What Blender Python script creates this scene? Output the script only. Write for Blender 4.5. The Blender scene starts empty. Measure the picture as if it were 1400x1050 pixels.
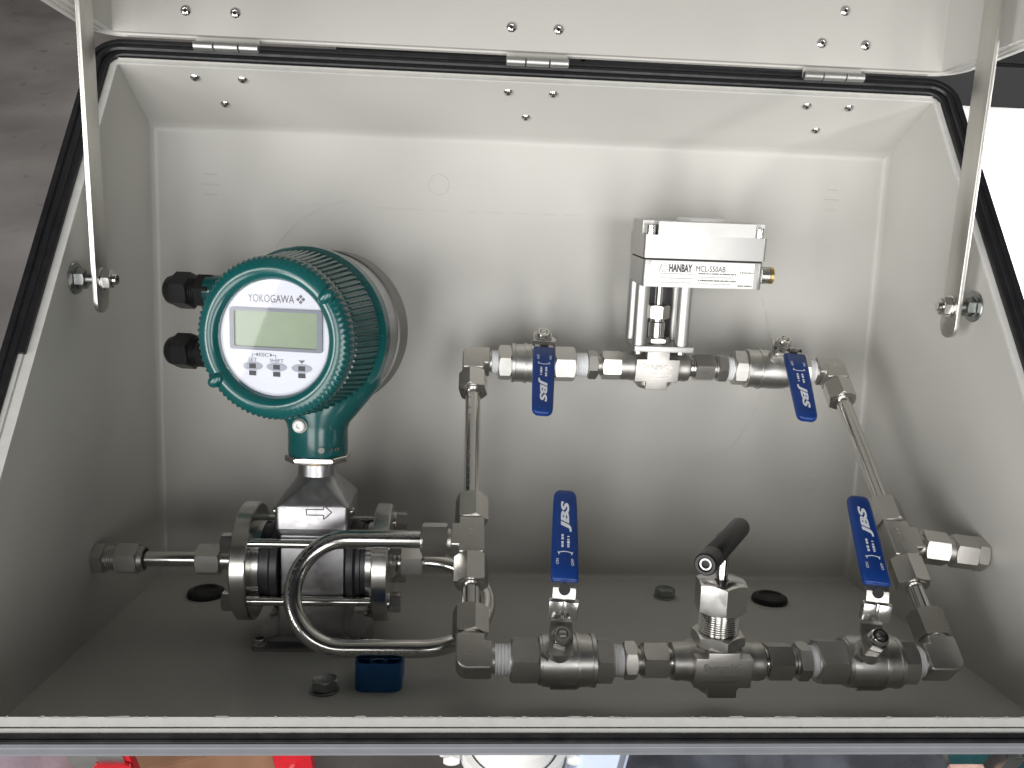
import bpy, bmesh, math, random
from mathutils import Matrix, Vector
random.seed(7)
R = math.radians
SC = bpy.context.scene
COL = SC.collection

# ------------------------------------------------------------------ frames
LIFT, TILT = 0.95, -30.0
BOX = Matrix.Translation((0, 0, LIFT)) @ Matrix.Rotation(R(TILT), 4, 'X')     # the cabinet leans back on its stand

# ------------------------------------------------------------------ camera
cd = bpy.data.cameras.new('camera'); cam = bpy.data.objects.new('camera', cd); COL.objects.link(cam)
cam.matrix_world = BOX @ Matrix.Translation((-.058, -.7971, .3051)) @ (
    Matrix.Rotation(R(-3.30), 4, 'Z') @ Matrix.Rotation(R(-1.92), 4, 'Y') @ Matrix.Rotation(R(81.98), 4, 'X'))
cd.sensor_fit = 'HORIZONTAL'; cd.sensor_width = 36; cd.lens = 36 * 1152.5 / 1400
cd.clip_start = .01; cd.clip_end = 500
SC.camera = cam

# ------------------------------------------------------------------ light: workshop by an open door
w = bpy.data.worlds.new("World"); SC.world = w; w.use_nodes = True
w.node_tree.nodes['Background'].inputs[0].default_value = (.80, .90, 1.0, 1)
w.node_tree.nodes['Background'].inputs[1].default_value = .012
def area(name, loc, target, sx, sy, power, col):
    l = bpy.data.lights.new(name, 'AREA'); l.shape = 'RECTANGLE'; l.size = sx; l.size_y = sy
    l.energy = power; l.color = col
    o = bpy.data.objects.new(name, l); COL.objects.link(o); o.location = loc
    o.rotation_euler = (Vector(target) - Vector(loc)).to_track_quat('-Z', 'Y').to_euler()
    return o
area('doorway_light', (-1.0, -2.9, 1.86), (-.1, 0, 1.4), 1.3, 2.95, 64, (1.0, .99, .97))
area('doorway_light', (-3.5, -2.7, 1.86), (-.1, 0, 1.4), 1.1, 2.95, 108, (1.0, .99, .97))
area('doorway_light', (.78, -3.0, 1.86), (0, 0, 1.4), .85, 2.95, 48, (1.0, .99, .97))
area('ceiling_light', (-.5, 4.2, 3.6), (-.5, 3.6, 0), 4.5, 2.2, 130, (1.0, .96, .92))
l = area('tote_fill_light', (3.2, -1.9, 2.4), (1.35, .8, .9), .7, .7, 46, (1.0, .98, .96)); l.data.spread = R(40)  # added lamp aimed at the white tote to brighten it, no window there
SC.view_settings.view_transform = 'Standard'; SC.view_settings.look = 'None'
SC.view_settings.exposure = 0.06; SC.view_settings.gamma = 1

# ------------------------------------------------------------------ materials
def mat(name, base, rough=.5, metal=0., bump=0., bscale=400., var=0., vscale=60., rvar=0., coat=0., spec=.5, stretch=None, detail=4):
    m = bpy.data.materials.new(name); m.use_nodes = True
    nt = m.node_tree; b = nt.nodes['Principled BSDF']
    b.inputs['Base Color'].default_value = (*base, 1); b.inputs['Roughness'].default_value = rough
    b.inputs['Metallic'].default_value = metal; b.inputs['Specular IOR Level'].default_value = spec
    if coat: b.inputs['Coat Weight'].default_value = coat; b.inputs['Coat Roughness'].default_value = .12
    tc = nt.nodes.new('ShaderNodeTexCoord'); src = tc.outputs['Object']
    if stretch:
        mp = nt.nodes.new('ShaderNodeMapping'); mp.inputs['Scale'].default_value = stretch
        nt.links.new(src, mp.inputs[0]); src = mp.outputs[0]
    def noise(sc, d=4.):
        n = nt.nodes.new('ShaderNodeTexNoise'); n.inputs['Scale'].default_value = sc; n.inputs['Detail'].default_value = d
        nt.links.new(src, n.inputs['Vector']); return n.outputs['Fac']
    if var:
        r = nt.nodes.new('ShaderNodeMapRange'); r.inputs[1].default_value = .3; r.inputs[2].default_value = .7
        r.inputs[3].default_value = 1 - var; r.inputs[4].default_value = 1 + var
        nt.links.new(noise(vscale, detail), r.inputs[0])
        mx = nt.nodes.new('ShaderNodeMix'); mx.data_type = 'RGBA'; mx.blend_type = 'MULTIPLY'; mx.inputs[0].default_value = 1
        mx.inputs[6].default_value = (*base, 1); nt.links.new(r.outputs[0], mx.inputs[7])
        nt.links.new(mx.outputs[2], b.inputs['Base Color'])
    if rvar:
        r = nt.nodes.new('ShaderNodeMapRange'); r.inputs[1].default_value = .3; r.inputs[2].default_value = .7
        r.inputs[3].default_value = max(.02, rough - rvar); r.inputs[4].default_value = rough + rvar
        nt.links.new(noise(vscale * 1.7, 5), r.inputs[0]); nt.links.new(r.outputs[0], b.inputs['Roughness'])
    if bump:
        bp = nt.nodes.new('ShaderNodeBump'); bp.inputs['Strength'].default_value = bump; bp.inputs['Distance'].default_value = .3 / bscale
        nt.links.new(noise(bscale, 3), bp.inputs['Height']); nt.links.new(bp.outputs[0], b.inputs['Normal'])
    return m

M = {}
M['grp'] = mat('grey_cabinet_paint', (.52, .512, .482), .40, bump=.05, bscale=260, var=.035, vscale=9, rvar=.07)
M['grp_edge'] = mat('cut_laminate_edge', (.59, .585, .56), .5, bump=.1, bscale=700, var=.05, vscale=120)
M['trim'] = mat('grey_edge_trim', (.24, .25, .275), .5, bump=.05, bscale=500, var=.06)
M['rubber'] = mat('black_rubber', (.012, .012, .014), .42, bump=.1, bscale=900, rvar=.1)
M['machined'] = mat('machined_steel', (.63, .615, .59), .25, 1, var=.015, vscale=90, rvar=.02)
M['forged'] = mat('forged_steel', (.54, .525, .50), .42, 1, bump=.08, bscale=1500, var=.03, vscale=120, rvar=.03)
M['cast'] = mat('cast_steel', (.60, .59, .57), .37, 1, bump=.16, bscale=1700, var=.04, vscale=160, rvar=.04)
M['tube'] = mat('drawn_steel_tube', (.65, .635, .61), .19, 1, bump=.02, bscale=500, var=.03, vscale=110, rvar=.03)
M['chrome'] = mat('bright_steel', (.66, .65, .63), .17, 1, rvar=.03, vscale=80, var=.02)
M['brushed'] = mat('brushed_steel_bar', (.56, .55, .52), .33, 1, bump=.05, bscale=1200, var=.06, vscale=50, stretch=(1, 1, .06))
M['alu'] = mat('aluminium', (.50, .495, .485), .42, 1, bump=.03, bscale=1400, var=.02, vscale=30, rvar=.03)
M['blue'] = mat('blue_vinyl_sleeve', (.004, .034, .185), .36, bump=.06, bscale=700, var=.12, vscale=60, rvar=.06)
M['blueplastic'] = mat('blue_plastic', (.008, .12, .36), .4, bump=.05, bscale=600, var=.08, vscale=60)
M['tape'] = mat('white_thread_tape', (.84, .85, .87), .5, bump=.2, bscale=900, var=.05, vscale=300)
M['green'] = mat('green_enamel', (.005, .080, .080), .24, bump=.05, bscale=450, var=.08, vscale=40, rvar=.05, coat=.4)
M['greyhousing'] = mat('grey_housing_paint', (.20, .20, .185), .45, .2, bump=.05, bscale=500, var=.06)
M['blackplastic'] = mat('black_plastic', (.012, .012, .013), .33, bump=.05, bscale=900, rvar=.07)
M['black'] = mat('black_anodised', (.009, .009, .010), .36, .1, bump=.05, bscale=1300)
M['dark'] = mat('recess_shade', (.01, .01, .01), .6)  # near-black colour painted in for shade inside holes, slot and gap
M['darkmetal'] = mat('dark_gasket_metal', (.09, .09, .095), .42, .7, bump=.05, bscale=900)
M['liner'] = mat('dark_grey_cast_tube', (.27, .27, .285), .36, .9, bump=.06, bscale=900, var=.05, vscale=60)
M['satin'] = mat('satin_meter_steel', (.42, .415, .43), .36, 1, bump=.08, bscale=1500, var=.06, vscale=110, rvar=.06)
M['white'] = mat('white_print', (.66, .69, .74), .5, var=.05, vscale=900)
M['ink'] = mat('black_print', (.03, .03, .035), .5)
M['greyink'] = mat('grey_print', (.13, .13, .15), .5)
M['paleink'] = mat('pale_grey_print', (.42, .42, .42), .5)
M['label'] = mat('white_label', (.82, .81, .79), .35, var=.02, vscale=200)
M['lcd'] = mat('green_liquid_crystal', (.21, .27, .18), .3, var=.05, vscale=60)
M['bezel'] = mat('grey_bezel', (.17, .185, .225), .4)
M['button'] = mat('grey_button', (.30, .32, .38), .45)
M['zinc'] = mat('zinc_plated_steel', (.34, .355, .35), .33, 1, bump=.05, bscale=1500, var=.1, vscale=200)
M['brass'] = mat('brass', (.62, .42, .16), .3, 1)
M['red'] = mat('red_paint', (.55, .008, .018), .35, bump=.05, bscale=500, var=.08, vscale=60, coat=.2)
M['card'] = mat('brown_cardboard', (.30, .16, .095), .8, bump=.1, bscale=900, var=.1, vscale=30)
M['whiteplastic'] = mat('white_plastic', (.82, .82, .81), .4, bump=.05, bscale=300, var=.03, vscale=10)
M['darksteel'] = mat('black_painted_steel', (.007, .007, .0075), .65, spec=.06, bump=.06, bscale=300, var=.15, vscale=8)
M['lilac'] = mat('lilac_plastic_film', (.50, .40, .47), .3, bump=.3, bscale=30, var=.08, vscale=30)
M['copper'] = mat('pink_primer', (.55, .34, .29), .45, bump=.08, bscale=400, var=.1, vscale=60)
M['teal'] = mat('teal_paint', (.03, .13, .14), .45, bump=.1, bscale=300, var=.15, vscale=30)
M['cloth'] = mat('blue_grey_sheet', (.045, .05, .065), .7, bump=.4, bscale=25, var=.25, vscale=14)
M['bluewhite'] = mat('pale_blue_plastic', (.58, .66, .82), .4, var=.04, vscale=30)

def m_plate():
    m = mat('display_plate', (.72, .73, .80), .45); nt = m.node_tree; b = nt.nodes['Principled BSDF']
    tc = nt.nodes.new('ShaderNodeTexCoord'); wv = nt.nodes.new('ShaderNodeTexWave'); wv.bands_direction = 'Z'
    wv.inputs['Scale'].default_value = 349; nt.links.new(tc.outputs['Object'], wv.inputs['Vector'])
    mx = nt.nodes.new('ShaderNodeMix'); mx.data_type = 'RGBA'; mx.inputs[6].default_value = (.55, .57, .65, 1); mx.inputs[7].default_value = (.70, .71, .78, 1)
    nt.links.new(wv.outputs['Fac'], mx.inputs[0]); nt.links.new(mx.outputs[2], b.inputs['Base Color'])
    return m
M['plate'] = m_plate()
def m_glass():
    m = bpy.data.materials.new('display_glass'); m.use_nodes = True; nt = m.node_tree
    nt.nodes.remove(nt.nodes['Principled BSDF']); out = nt.nodes['Material Output']
    t = nt.nodes.new('ShaderNodeBsdfTransparent'); g = nt.nodes.new('ShaderNodeBsdfGlossy'); g.inputs['Roughness'].default_value = .03
    f = nt.nodes.new('ShaderNodeFresnel'); f.inputs[0].default_value = 1.33
    mx = nt.nodes.new('ShaderNodeMixShader'); nt.links.new(f.outputs[0], mx.inputs[0])
    nt.links.new(t.outputs[0], mx.inputs[1]); nt.links.new(g.outputs[0], mx.inputs[2]); nt.links.new(mx.outputs[0], out.inputs[0])
    return m
M['glass'] = m_glass()
def m_concrete():
    m = mat('workshop_concrete', (.165, .155, .15), .75, bump=.25, bscale=60); nt = m.node_tree; b = nt.nodes['Principled BSDF']
    tc = nt.nodes.new('ShaderNodeTexCoord')
    def nz(s, d):
        n = nt.nodes.new('ShaderNodeTexNoise'); n.inputs['Scale'].default_value = s; n.inputs['Detail'].default_value = d
        nt.links.new(tc.outputs['Object'], n.inputs['Vector']); return n.outputs['Fac']
    r1 = nt.nodes.new('ShaderNodeValToRGB'); r1.color_ramp.elements[0].position = .35; r1.color_ramp.elements[0].color = (.125, .118, .115, 1)
    r1.color_ramp.elements[1].position = .68; r1.color_ramp.elements[1].color = (.20, .188, .18, 1); nt.links.new(nz(2.2, 8), r1.inputs[0])
    r2 = nt.nodes.new('ShaderNodeValToRGB'); r2.color_ramp.elements[0].position = .27; r2.color_ramp.elements[0].color = (.45, .45, .45, 1)
    r2.color_ramp.elements[1].position = .37; r2.color_ramp.elements[1].color = (1, 1, 1, 1); nt.links.new(nz(9, 5), r2.inputs[0])
    mx = nt.nodes.new('ShaderNodeMix'); mx.data_type = 'RGBA'; mx.blend_type = 'MULTIPLY'; mx.inputs[0].default_value = .8
    nt.links.new(r1.outputs[0], mx.inputs[6]); nt.links.new(r2.outputs[0], mx.inputs[7]); nt.links.new(mx.outputs[2], b.inputs['Base Color'])
    return m
M['concrete'] = m_concrete()

# ------------------------------------------------------------------ mesh helpers (local units: millimetres)
I4 = Matrix.Identity(4)
def T(x, y, z): return Matrix.Translation((x, y, z))
def along(d): return Vector(d).normalized().to_track_quat('Z', 'Y').to_matrix().to_4x4()
AX, AY, AZ = Matrix(((0, 0, 1, 0), (1, 0, 0, 0), (0, 1, 0, 0), (0, 0, 0, 1))), Matrix(((1, 0, 0, 0), (0, 0, 1, 0), (0, -1, 0, 0), (0, 0, 0, 1))), I4
def frame(o, x, y, z):
    m = Matrix.Identity(4)
    for i, c in enumerate((x, y, z, o)):
        for k in range(3): m[k][i] = c[k]
    return m
class MB:
    def __init__(s): s.v = []; s.f = []
    def add(s, vs, fs, m=I4):
        k = len(s.v); s.v += [m @ Vector(p) for p in vs]; s.f += [tuple(i + k for i in f) for f in fs]
        return s
    def bm_add(s, bm, m=I4):
        bm.verts.index_update(); s.add([v.co.copy() for v in bm.verts], [[v.index for v in f.verts] for f in bm.faces], m); bm.free(); return s
    def lathe(s, prof, m=I4, seg=32):                      # prof: (h, r) along local z
        vs, fs, rings = [], [], []
        for h, r in prof:
            if r < 1e-6: rings.append([len(vs)]); vs.append((0, 0, h))
            else:
                rings.append(list(range(len(vs), len(vs) + seg)))
                vs += [(r * math.cos(2 * math.pi * i / seg), r * math.sin(2 * math.pi * i / seg), h) for i in range(seg)]
        for a, b in zip(rings, rings[1:]):
            for i in range(seg):
                j = (i + 1) % seg
                q = [a[i % len(a)], a[j % len(a)], b[j % len(b)], b[i % len(b)]]
                q = [x for n, x in enumerate(q) if x not in q[:n]]
                if len(q) > 2: fs.append(q)
        return s.add(vs, fs, m)
    def cyl(s, h0, h1, r, m=I4, seg=32, c=.4):
        return s.lathe([(h0, 0), (h0, r - c), (h0 + c, r), (h1 - c, r), (h1, r - c), (h1, 0)], m, seg)
    def hex(s, af, h0, h1, m=I4, rot=0, cham0=True, cham1=True, hole=0.):
        seg = 36; a = af / 2; vs, fs = [], []
        def rh(t): return a / math.cos(((t + math.pi / 6) % (math.pi / 3)) - math.pi / 6)
        def ring(fn): 
            k = len(vs)
            for i in range(seg):
                t = 2 * math.pi * i / seg; r, h = fn(t); vs.append((r * math.cos(t + rot), r * math.sin(t + rot), h))
            return list(range(k, k + seg))
        rc = a * 1.0
        rs = []
        if cham0: rs += [ring(lambda t: (rc - .3, h0)), ring(lambda t: (rh(t), h0 + (rh(t) - rc) * .58 + .15))]
        else: rs += [ring(lambda t: (rh(t), h0))]
        if cham1: rs += [ring(lambda t: (rh(t), h1 - (rh(t) - rc) * .58 - .15)), ring(lambda t: (rc - .3, h1))]
        else: rs += [ring(lambda t: (rh(t), h1))]
        for A, B in zip(rs, rs[1:]):
            for i in range(seg): fs.append((A[i], A[(i + 1) % seg], B[(i + 1) % seg], B[i]))
        fs.append(tuple(reversed(rs[0])))
        if hole:
            a1 = ring(lambda t: (hole, h1)); a2 = ring(lambda t: (hole, h1 - min(5, h1 - h0)))
            for A, B in ((rs[-1], a1), (a1, a2)):
                for i in range(seg): fs.append((A[i], A[(i + 1) % seg], B[(i + 1) % seg], B[i]))
            fs.append(tuple(a2))
        else: fs.append(tuple(rs[-1]))
        return s.add(vs, fs, m)
    def box(s, x0, x1, y0, y1, z0, z1, bev=.5, m=I4, seg=2):
        bm = bmesh.new(); bmesh.ops.create_cube(bm, size=1)
        for v in bm.verts: v.co = Vector(((x0 + x1) / 2 + v.co.x * (x1 - x0), (y0 + y1) / 2 + v.co.y * (y1 - y0), (z0 + z1) / 2 + v.co.z * (z1 - z0)))
        if bev: bmesh.ops.bevel(bm, geom=bm.edges[:], offset=bev, segments=seg, profile=.6, affect='EDGES')
        return s.bm_add(bm, m)
    def prism(s, poly, z0, z1, bev=.5, m=I4, seg=2):       # polygon in xy, pushed along z
        bm = bmesh.new(); vs = [bm.verts.new((x, y, z0)) for x, y in poly]; f = bm.faces.new(vs)
        r = bmesh.ops.extrude_face_region(bm, geom=[f])
        for e in r['geom']:
            if isinstance(e, bmesh.types.BMVert): e.co.z = z1
        bmesh.ops.recalc_face_normals(bm, faces=bm.faces[:])
        if bev: bmesh.ops.bevel(bm, geom=[e for e in bm.edges if e.calc_face_angle(0) > .5], offset=bev, segments=seg, profile=.6, affect='EDGES', clamp_overlap=True)
        return s.bm_add(bm, m)
    def sweep(s, pts, prof, closed=False, up=None, m=I4, cap=True):   # prof: closed loop of (a, b) across the path
        n = len(pts); P = [Vector(p) for p in pts]; vs, fs = [], []
        tan = [(P[(i + 1) % n] - P[i - 1 if (i or closed) else 0] if (closed or i < n - 1) else P[i] - P[i - 1]).normalized() for i in range(n)]
        if not closed: tan[0] = (P[1] - P[0]).normalized()
        nrm = Vector(up) if up else tan[0].orthogonal().normalized()
        k = len(prof)
        for p, t in zip(P, tan):
            nrm = (Vector(up) if up else nrm); nrm = (nrm - t * nrm.dot(t)).normalized(); bn = t.cross(nrm)
            vs += [p + bn * a + nrm * b for a, b in prof]
        for i in range(n if closed else n - 1):
            a, b = i * k, ((i + 1) % n) * k
            for j in range(k): fs.append((a + j, a + (j + 1) % k, b + (j + 1) % k, b + j))
        if not closed and cap: fs += [tuple(reversed(range(k))), tuple(range((n - 1) * k, n * k))]
        return s.add(vs, fs, m)
    def tube(s, pts, r, seg=20, m=I4): return s.sweep(pts, [(r * math.cos(2 * math.pi * i / seg), r * math.sin(2 * math.pi * i / seg)) for i in range(seg)], m=m)
    def surf(s, fn, nt, hs, m=I4):                          # fn(theta, h) -> r, z
        vs, fs = [], []
        for h in hs:
            for i in range(nt):
                t = 2 * math.pi * i / nt; r, z = fn(t, h); vs.append((r * math.cos(t), r * math.sin(t), z))
        for a in range(len(hs) - 1):
            for i in range(nt): fs.append((a * nt + i, a * nt + (i + 1) % nt, (a + 1) * nt + (i + 1) % nt, (a + 1) * nt + i))
        return s.add(vs, fs, m)
    def build(s, name, material, parent=None, smooth=32, scale=.001):
        me = bpy.data.meshes.new(name); me.from_pydata([v * scale for v in s.v], [], s.f)
        bm = bmesh.new(); bm.from_mesh(me); bmesh.ops.recalc_face_normals(bm, faces=bm.faces[:]); bm.to_mesh(me); bm.free()
        me.polygons.foreach_set('use_smooth', [True] * len(me.polygons)); me.set_sharp_from_angle(angle=R(smooth))
        me.materials.append(material); o = bpy.data.objects.new(name, me); COL.objects.link(o)
        if parent: o.parent = parent
        return o
def tag(o, label=None, cat=None, group=None, kind=None):
    if label: o['label'] = label
    if cat: o['category'] = cat
    if group: o['group'] = group
    if kind: o['kind'] = kind
    return o
def thing(name, label, cat, m=I4, group=None, base=BOX):   # m: placement in the cabinet's frame, metres
    o = bpy.data.objects.new(name, None); COL.objects.link(o); o.empty_display_size = .02; o.matrix_world = base @ m
    return tag(o, label, cat, group)
def children(o): return [c for c in COL.objects if c.parent == o]
def copy_tree(o, parent=None):
    c = o.copy(); COL.objects.link(c)
    if parent: c.parent = parent
    for ch in children(o): copy_tree(ch, c)
    return c
def text(mb, s, cx, cy, w, h, m=I4, bold=0., shear=0., extrude=0., warp=None):
    cu = bpy.data.curves.new('t', 'FONT'); cu.body = s; cu.offset = bold; cu.shear = shear; cu.extrude = 0; cu.resolution_u = 3
    o = bpy.data.objects.new('t', cu); COL.objects.link(o); dg = bpy.context.evaluated_depsgraph_get()
    me = bpy.data.meshes.new_from_object(o.evaluated_get(dg)); bpy.data.objects.remove(o)
    vs = [v.co.copy() for v in me.vertices]; fs = [tuple(p.vertices) for p in me.polygons]
    x0, x1 = min(v.x for v in vs), max(v.x for v in vs); y0, y1 = min(v.y for v in vs), max(v.y for v in vs)
    sx = w / (x1 - x0); sy = h / (y1 - y0) if h else sx
    vs = [Vector((cx + (v.x - (x0 + x1) / 2) * sx, cy + (v.y - (y0 + y1) / 2) * sy, 0)) for v in vs]
    if warp: vs = [Vector(warp(v.x, v.y)) for v in vs]
    if extrude:
        bm = bmesh.new(); bv = [bm.verts.new(v) for v in vs]
        for f in fs: 
            try: bm.faces.new([bv[i] for i in f])
            except ValueError: pass
        bmesh.ops.remove_doubles(bm, verts=bm.verts[:], dist=1e-4)
        r = bmesh.ops.extrude_face_region(bm, geom=bm.faces[:])
        for e in r['geom']:
            if isinstance(e, bmesh.types.BMVert): e.co.z += extrude
        return mb.bm_add(bm, m)
    return mb.add(vs, fs, m)
def greek(mb, x0, x1, y, h, m=I4):                          # rows of print too small to read
    x = x0
    while x < x1:
        ww = random.uniform(.5, 1.4) * h
        mb.add([(x, y - h / 2 * random.uniform(.7, 1), 0), (min(x + ww, x1), y - h / 2, 0), (min(x + ww, x1), y + h / 2 * random.uniform(.6, 1), 0), (x, y + h / 2, 0)], [(0, 1, 2, 3)], m)
        x += ww + random.choice((.25, .3, .3, .8)) * h
def arc(cx, cy, r, a0, a1, n=10): return [(cx + r * math.cos(R(a0 + (a1 - a0) * i / n)), cy + r * math.sin(R(a0 + (a1 - a0) * i / n))) for i in range(n + 1)]
def rrect(x0, x1, y0, y1, r, n=8): return arc(x1 - r, y1 - r, r, 0, 90, n) + arc(x0 + r, y1 - r, r, 90, 180, n) + arc(x0 + r, y0 + r, r, 180, 270, n) + arc(x1 - r, y0 + r, r, 270, 360, n)
def thread(h0, h1, r, pitch, depth):
    p = [(h0, 0)]; n = max(2, int((h1 - h0) / pitch))
    for i in range(n):
        a = h0 + (h1 - h0) * i / n; st = (h1 - h0) / n
        p += [(a + st * .1, r - depth), (a + st * .35, r), (a + st * .65, r), (a + st * .95, r - depth)]
    return p + [(h1, 0)]

# ------------------------------------------------------------------ the cabinet
HW = 340.0
YT, ZT, YB, ZB = -69.3, 455.3, -349.1, 50.0                 # front opening: top and bottom inner edge
SL = math.hypot(YB - YT, ZB - ZT); DY, DZ = (YB - YT) / SL, (ZB - ZT) / SL
def rim(x, s_, n): return (x, YT + DY * s_ + DZ * n, ZT + DZ * s_ - DY * n)
cab = thing('instrument_enclosure', 'pale grey instrument cabinet with sloping front, black seal and raised lid', 'enclosure')
def loop(off, r, n, offb=None, nb=None):
    ob = off if offb is None else offb; nb = n if nb is None else nb
    return [rim(x, s_, nb if s_ > SL - 35 else n) for x, s_ in rrect(-HW - off, HW + off, -off, SL + ob, r)]
b = MB()
BK = 419.3
inner = {'bl': (-HW, 0, 0), 'br': (HW, 0, 0), 'tl': (-HW, 0, BK), 'tr': (HW, 0, BK), 'ftl': (-HW, YT, ZT), 'ftr': (HW, YT, ZT),
         'fbl': (-HW, -285, 11.4), 'fbr': (HW, -285, 11.4), 'll': (-HW, YB, ZB), 'lr': (HW, YB, ZB)}
bm = bmesh.new(); V = {k: bm.verts.new(p) for k, p in inner.items()}
for q in (('bl', 'br', 'tr', 'tl'), ('bl', 'fbl', 'fbr', 'br'), ('tl', 'tr', 'ftr', 'ftl'), ('bl', 'tl', 'ftl', 'll', 'fbl'), ('br', 'fbr', 'lr', 'ftr', 'tr'), ('fbl', 'll', 'lr', 'fbr')):
    bm.faces.new([V[k] for k in q])
bmesh.ops.recalc_face_normals(bm, faces=bm.faces[:])
be = [e for e in bm.edges if len(e.link_faces) == 2]
back = [e for e in be if all(abs(v.co.y) < 1e-3 for v in e.verts)]
bmesh.ops.bevel(bm, geom=back, offset=7, segments=4, profile=.5, affect='EDGES')
b.bm_add(bm)
# outer skin, a hand's breadth of depth behind the rim
o_ = 5.
outer = [(-HW - o_, o_, -o_), (HW + o_, o_, -o_), (HW + o_, o_, BK + o_), (-HW - o_, o_, BK + o_), (-HW - o_, YT, ZT + o_), (HW + o_, YT, ZT + o_), (-HW - o_, -288, 5.5), (HW + o_, -288, 5.5), (-HW - o_, -349, 30), (HW + o_, -349, 30)]
b.add(outer, [(0, 1, 2, 3), (0, 6, 7, 1), (3, 2, 5, 4), (0, 3, 4, 8, 6), (1, 7, 9, 5, 2), (6, 8, 9, 7)])
shell = b.build('shell', M['grp'], cab, 28)
# rim flange: flat ring and outer return
b = MB(); A = [rim(x, s_, 1.5) for x, s_ in rrect(-HW, HW, 0, SL, 3)]; k = len(A)
L1 = loop(6.4, 8, 1.5, 5.0); L2 = loop(6.7, 8, .2, 5.25); L2b = loop(7.4, 9, .2, 5.7); L3 = loop(7.7, 9, 2.0, 5.95); L4 = loop(10.5, 12, 2.0, 8.3); L5 = loop(20, 24, 1.0, 13.6); L6 = loop(20.4, 24, 2.4, 14.0); L7 = loop(20.8, 24, 2.4, 15.8); L8 = loop(21.1, 24, .8, 16.2); L8b = loop(21.2, 24, .8, 18.6); L9 = loop(21.2, 24, -14, 19.0); L10 = loop(5, 10, -15, 5)
A0 = [rim(x, s_, 0) for x, s_ in rrect(-HW, HW, 0, SL, 3)]
rings = [A0, A, L1, L2, L2b, L3, L4, L5, L10]; trim = [L5, L6, L7, L8, L8b, L9]
for P, Q in zip(rings, rings[1:]):
    b.add(P + Q, [(j, (j + 1) % k, k + (j + 1) % k, k + j) for j in range(k)])
b2 = MB()
for P, Q in zip(trim, trim[1:]):
    b2.add(P + Q, [(j, (j + 1) % k, k + (j + 1) % k, k + j) for j in range(k)])
b2.build('outer_trim', M['trim'], cab, 30)
b.build('rim_flange', M['grp_edge'], cab, 30)
b = MB(); rings = [loop(o1, r1, n1, o2, n1 * .45 if n1 > 0 else n1) for o1, r1, n1, o2 in ((10.8, 13, 1, 8.4), (10.8, 13, 5.2, 8.4), (11.8, 14, 6.8, 8.9), (14.8, 17, 6.8, 10.7), (15.4, 18, 5.6, 11.0), (16.4, 19, 5.6, 11.5), (17, 20, 7.2, 11.8), (20.4, 23, 7.2, 13.0), (21.5, 24.5, 5.8, 13.6), (21.6, 24.5, -6, 13.6))]
for P, Q in zip(rings, rings[1:]):
    b.add(P + Q, [(j, (j + 1) % k, k + (j + 1) % k, k + j) for j in range(k)])
upv = Vector(rim(0, 0, 1)) - Vector(rim(0, 0, 0))
b.build('gasket', M['rubber'], cab, 30)
ZC = 268.                                                   # the inner seal strip stops part way down each side
b = MB(); pin = [(HW + 8.4, ZC)] + arc(HW + 8.4 - 14, -8.4 + 14, 14, 0, -90, 6) + arc(-HW - 8.4 + 14, -8.4 + 14, 14, 270, 180, 6) + [(-HW - 8.4, ZC)]
b.sweep([rim(x, s_, 0) for x, s_ in pin], [(-2.6, 1.6), (-2.6, 3.8), (-1.6, 4.8), (2.0, 4.8), (2.6, 3.5), (2.6, 1.6)], up=upv)
b.build('inner_seal_strip', M['rubber'], cab, 30)
# chipped laminate along the lower lip and the corners
b = MB()
for i in range(110):
    x = random.uniform(-HW, HW); l = random.choice((1.5, 2.5, 4, 8, 14)) * random.uniform(.4, 1); d = random.uniform(.2, .85)
    b.add([rim(x - l / 2, SL + .6, 1.65), rim(x + l / 2, SL + .6, 1.65), rim(x + l * .3, SL - d, 1.2), rim(x - l * .25, SL - d * random.uniform(.5, 1), 1.2)], [(0, 1, 2, 3)])
tag(b.build('laminate_chips', M['grp_edge'], cab), kind='stuff')
# rivets
def rivet_mesh():
    b = MB(); b.lathe([(0, 4.1), (.5, 4.1), (1.5, 3.2), (2.0, 1.9), (1.8, 1.4), (.3, 1.2), (.3, 0)], seg=20); return b
rv = rivet_mesh().build('rivet', M['chrome'], cab); dark = None
b = MB(); b.cyl(.2, .6, 1.25, seg=12, c=.1); dk = b.build('rivet_bore_shade', M['dark'], rv)  # black disc paints the shade inside the rivet
nrm = Vector((0, -.5194, -1)).normalized(); first = True
RX = [(-.2823, -.2437, -.2661), (-.0234, .0149, -.0058), (.2348, .2722, .2563)]
for a, c, d in RX:
    for x, y in ((a, -.0585), (c, -.0585), (d, -.0295)):
        o = rv if first else copy_tree(rv, cab); first = False
        o.matrix_basis = T(x, y, .4193 - .5194 * y) @ along(nrm)
# lid: a tray hinged at the top edge
lid = MB(); LY, LZ, LT, LF = -80., 479., 610., -520.
bm = bmesh.new()
c = [bm.verts.new(p) for p in ((-HW, LY, LZ), (HW, LY, LZ), (HW, LF, LZ), (-HW, LF, LZ), (-HW, LY, LT), (HW, LY, LT), (HW, LF, LT), (-HW, LF, LT))]
for q in ((0, 1, 5, 4), (1, 2, 6, 5), (2, 3, 7, 6), (3, 0, 4, 7), (4, 5, 6, 7)): bm.faces.new([c[i] for i in q])
bmesh.ops.recalc_face_normals(bm, faces=bm.faces[:])
bmesh.ops.bevel(bm, geom=[e for e in bm.edges if len(e.link_faces) == 2 and abs(e.verts[0].co.x - e.verts[1].co.x) < 1 and abs(e.verts[0].co.y - e.verts[1].co.y) < 1], offset=2.5, segments=2, profile=.5, affect='EDGES')
lid.bm_add(bm)
e_ = 6
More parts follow.
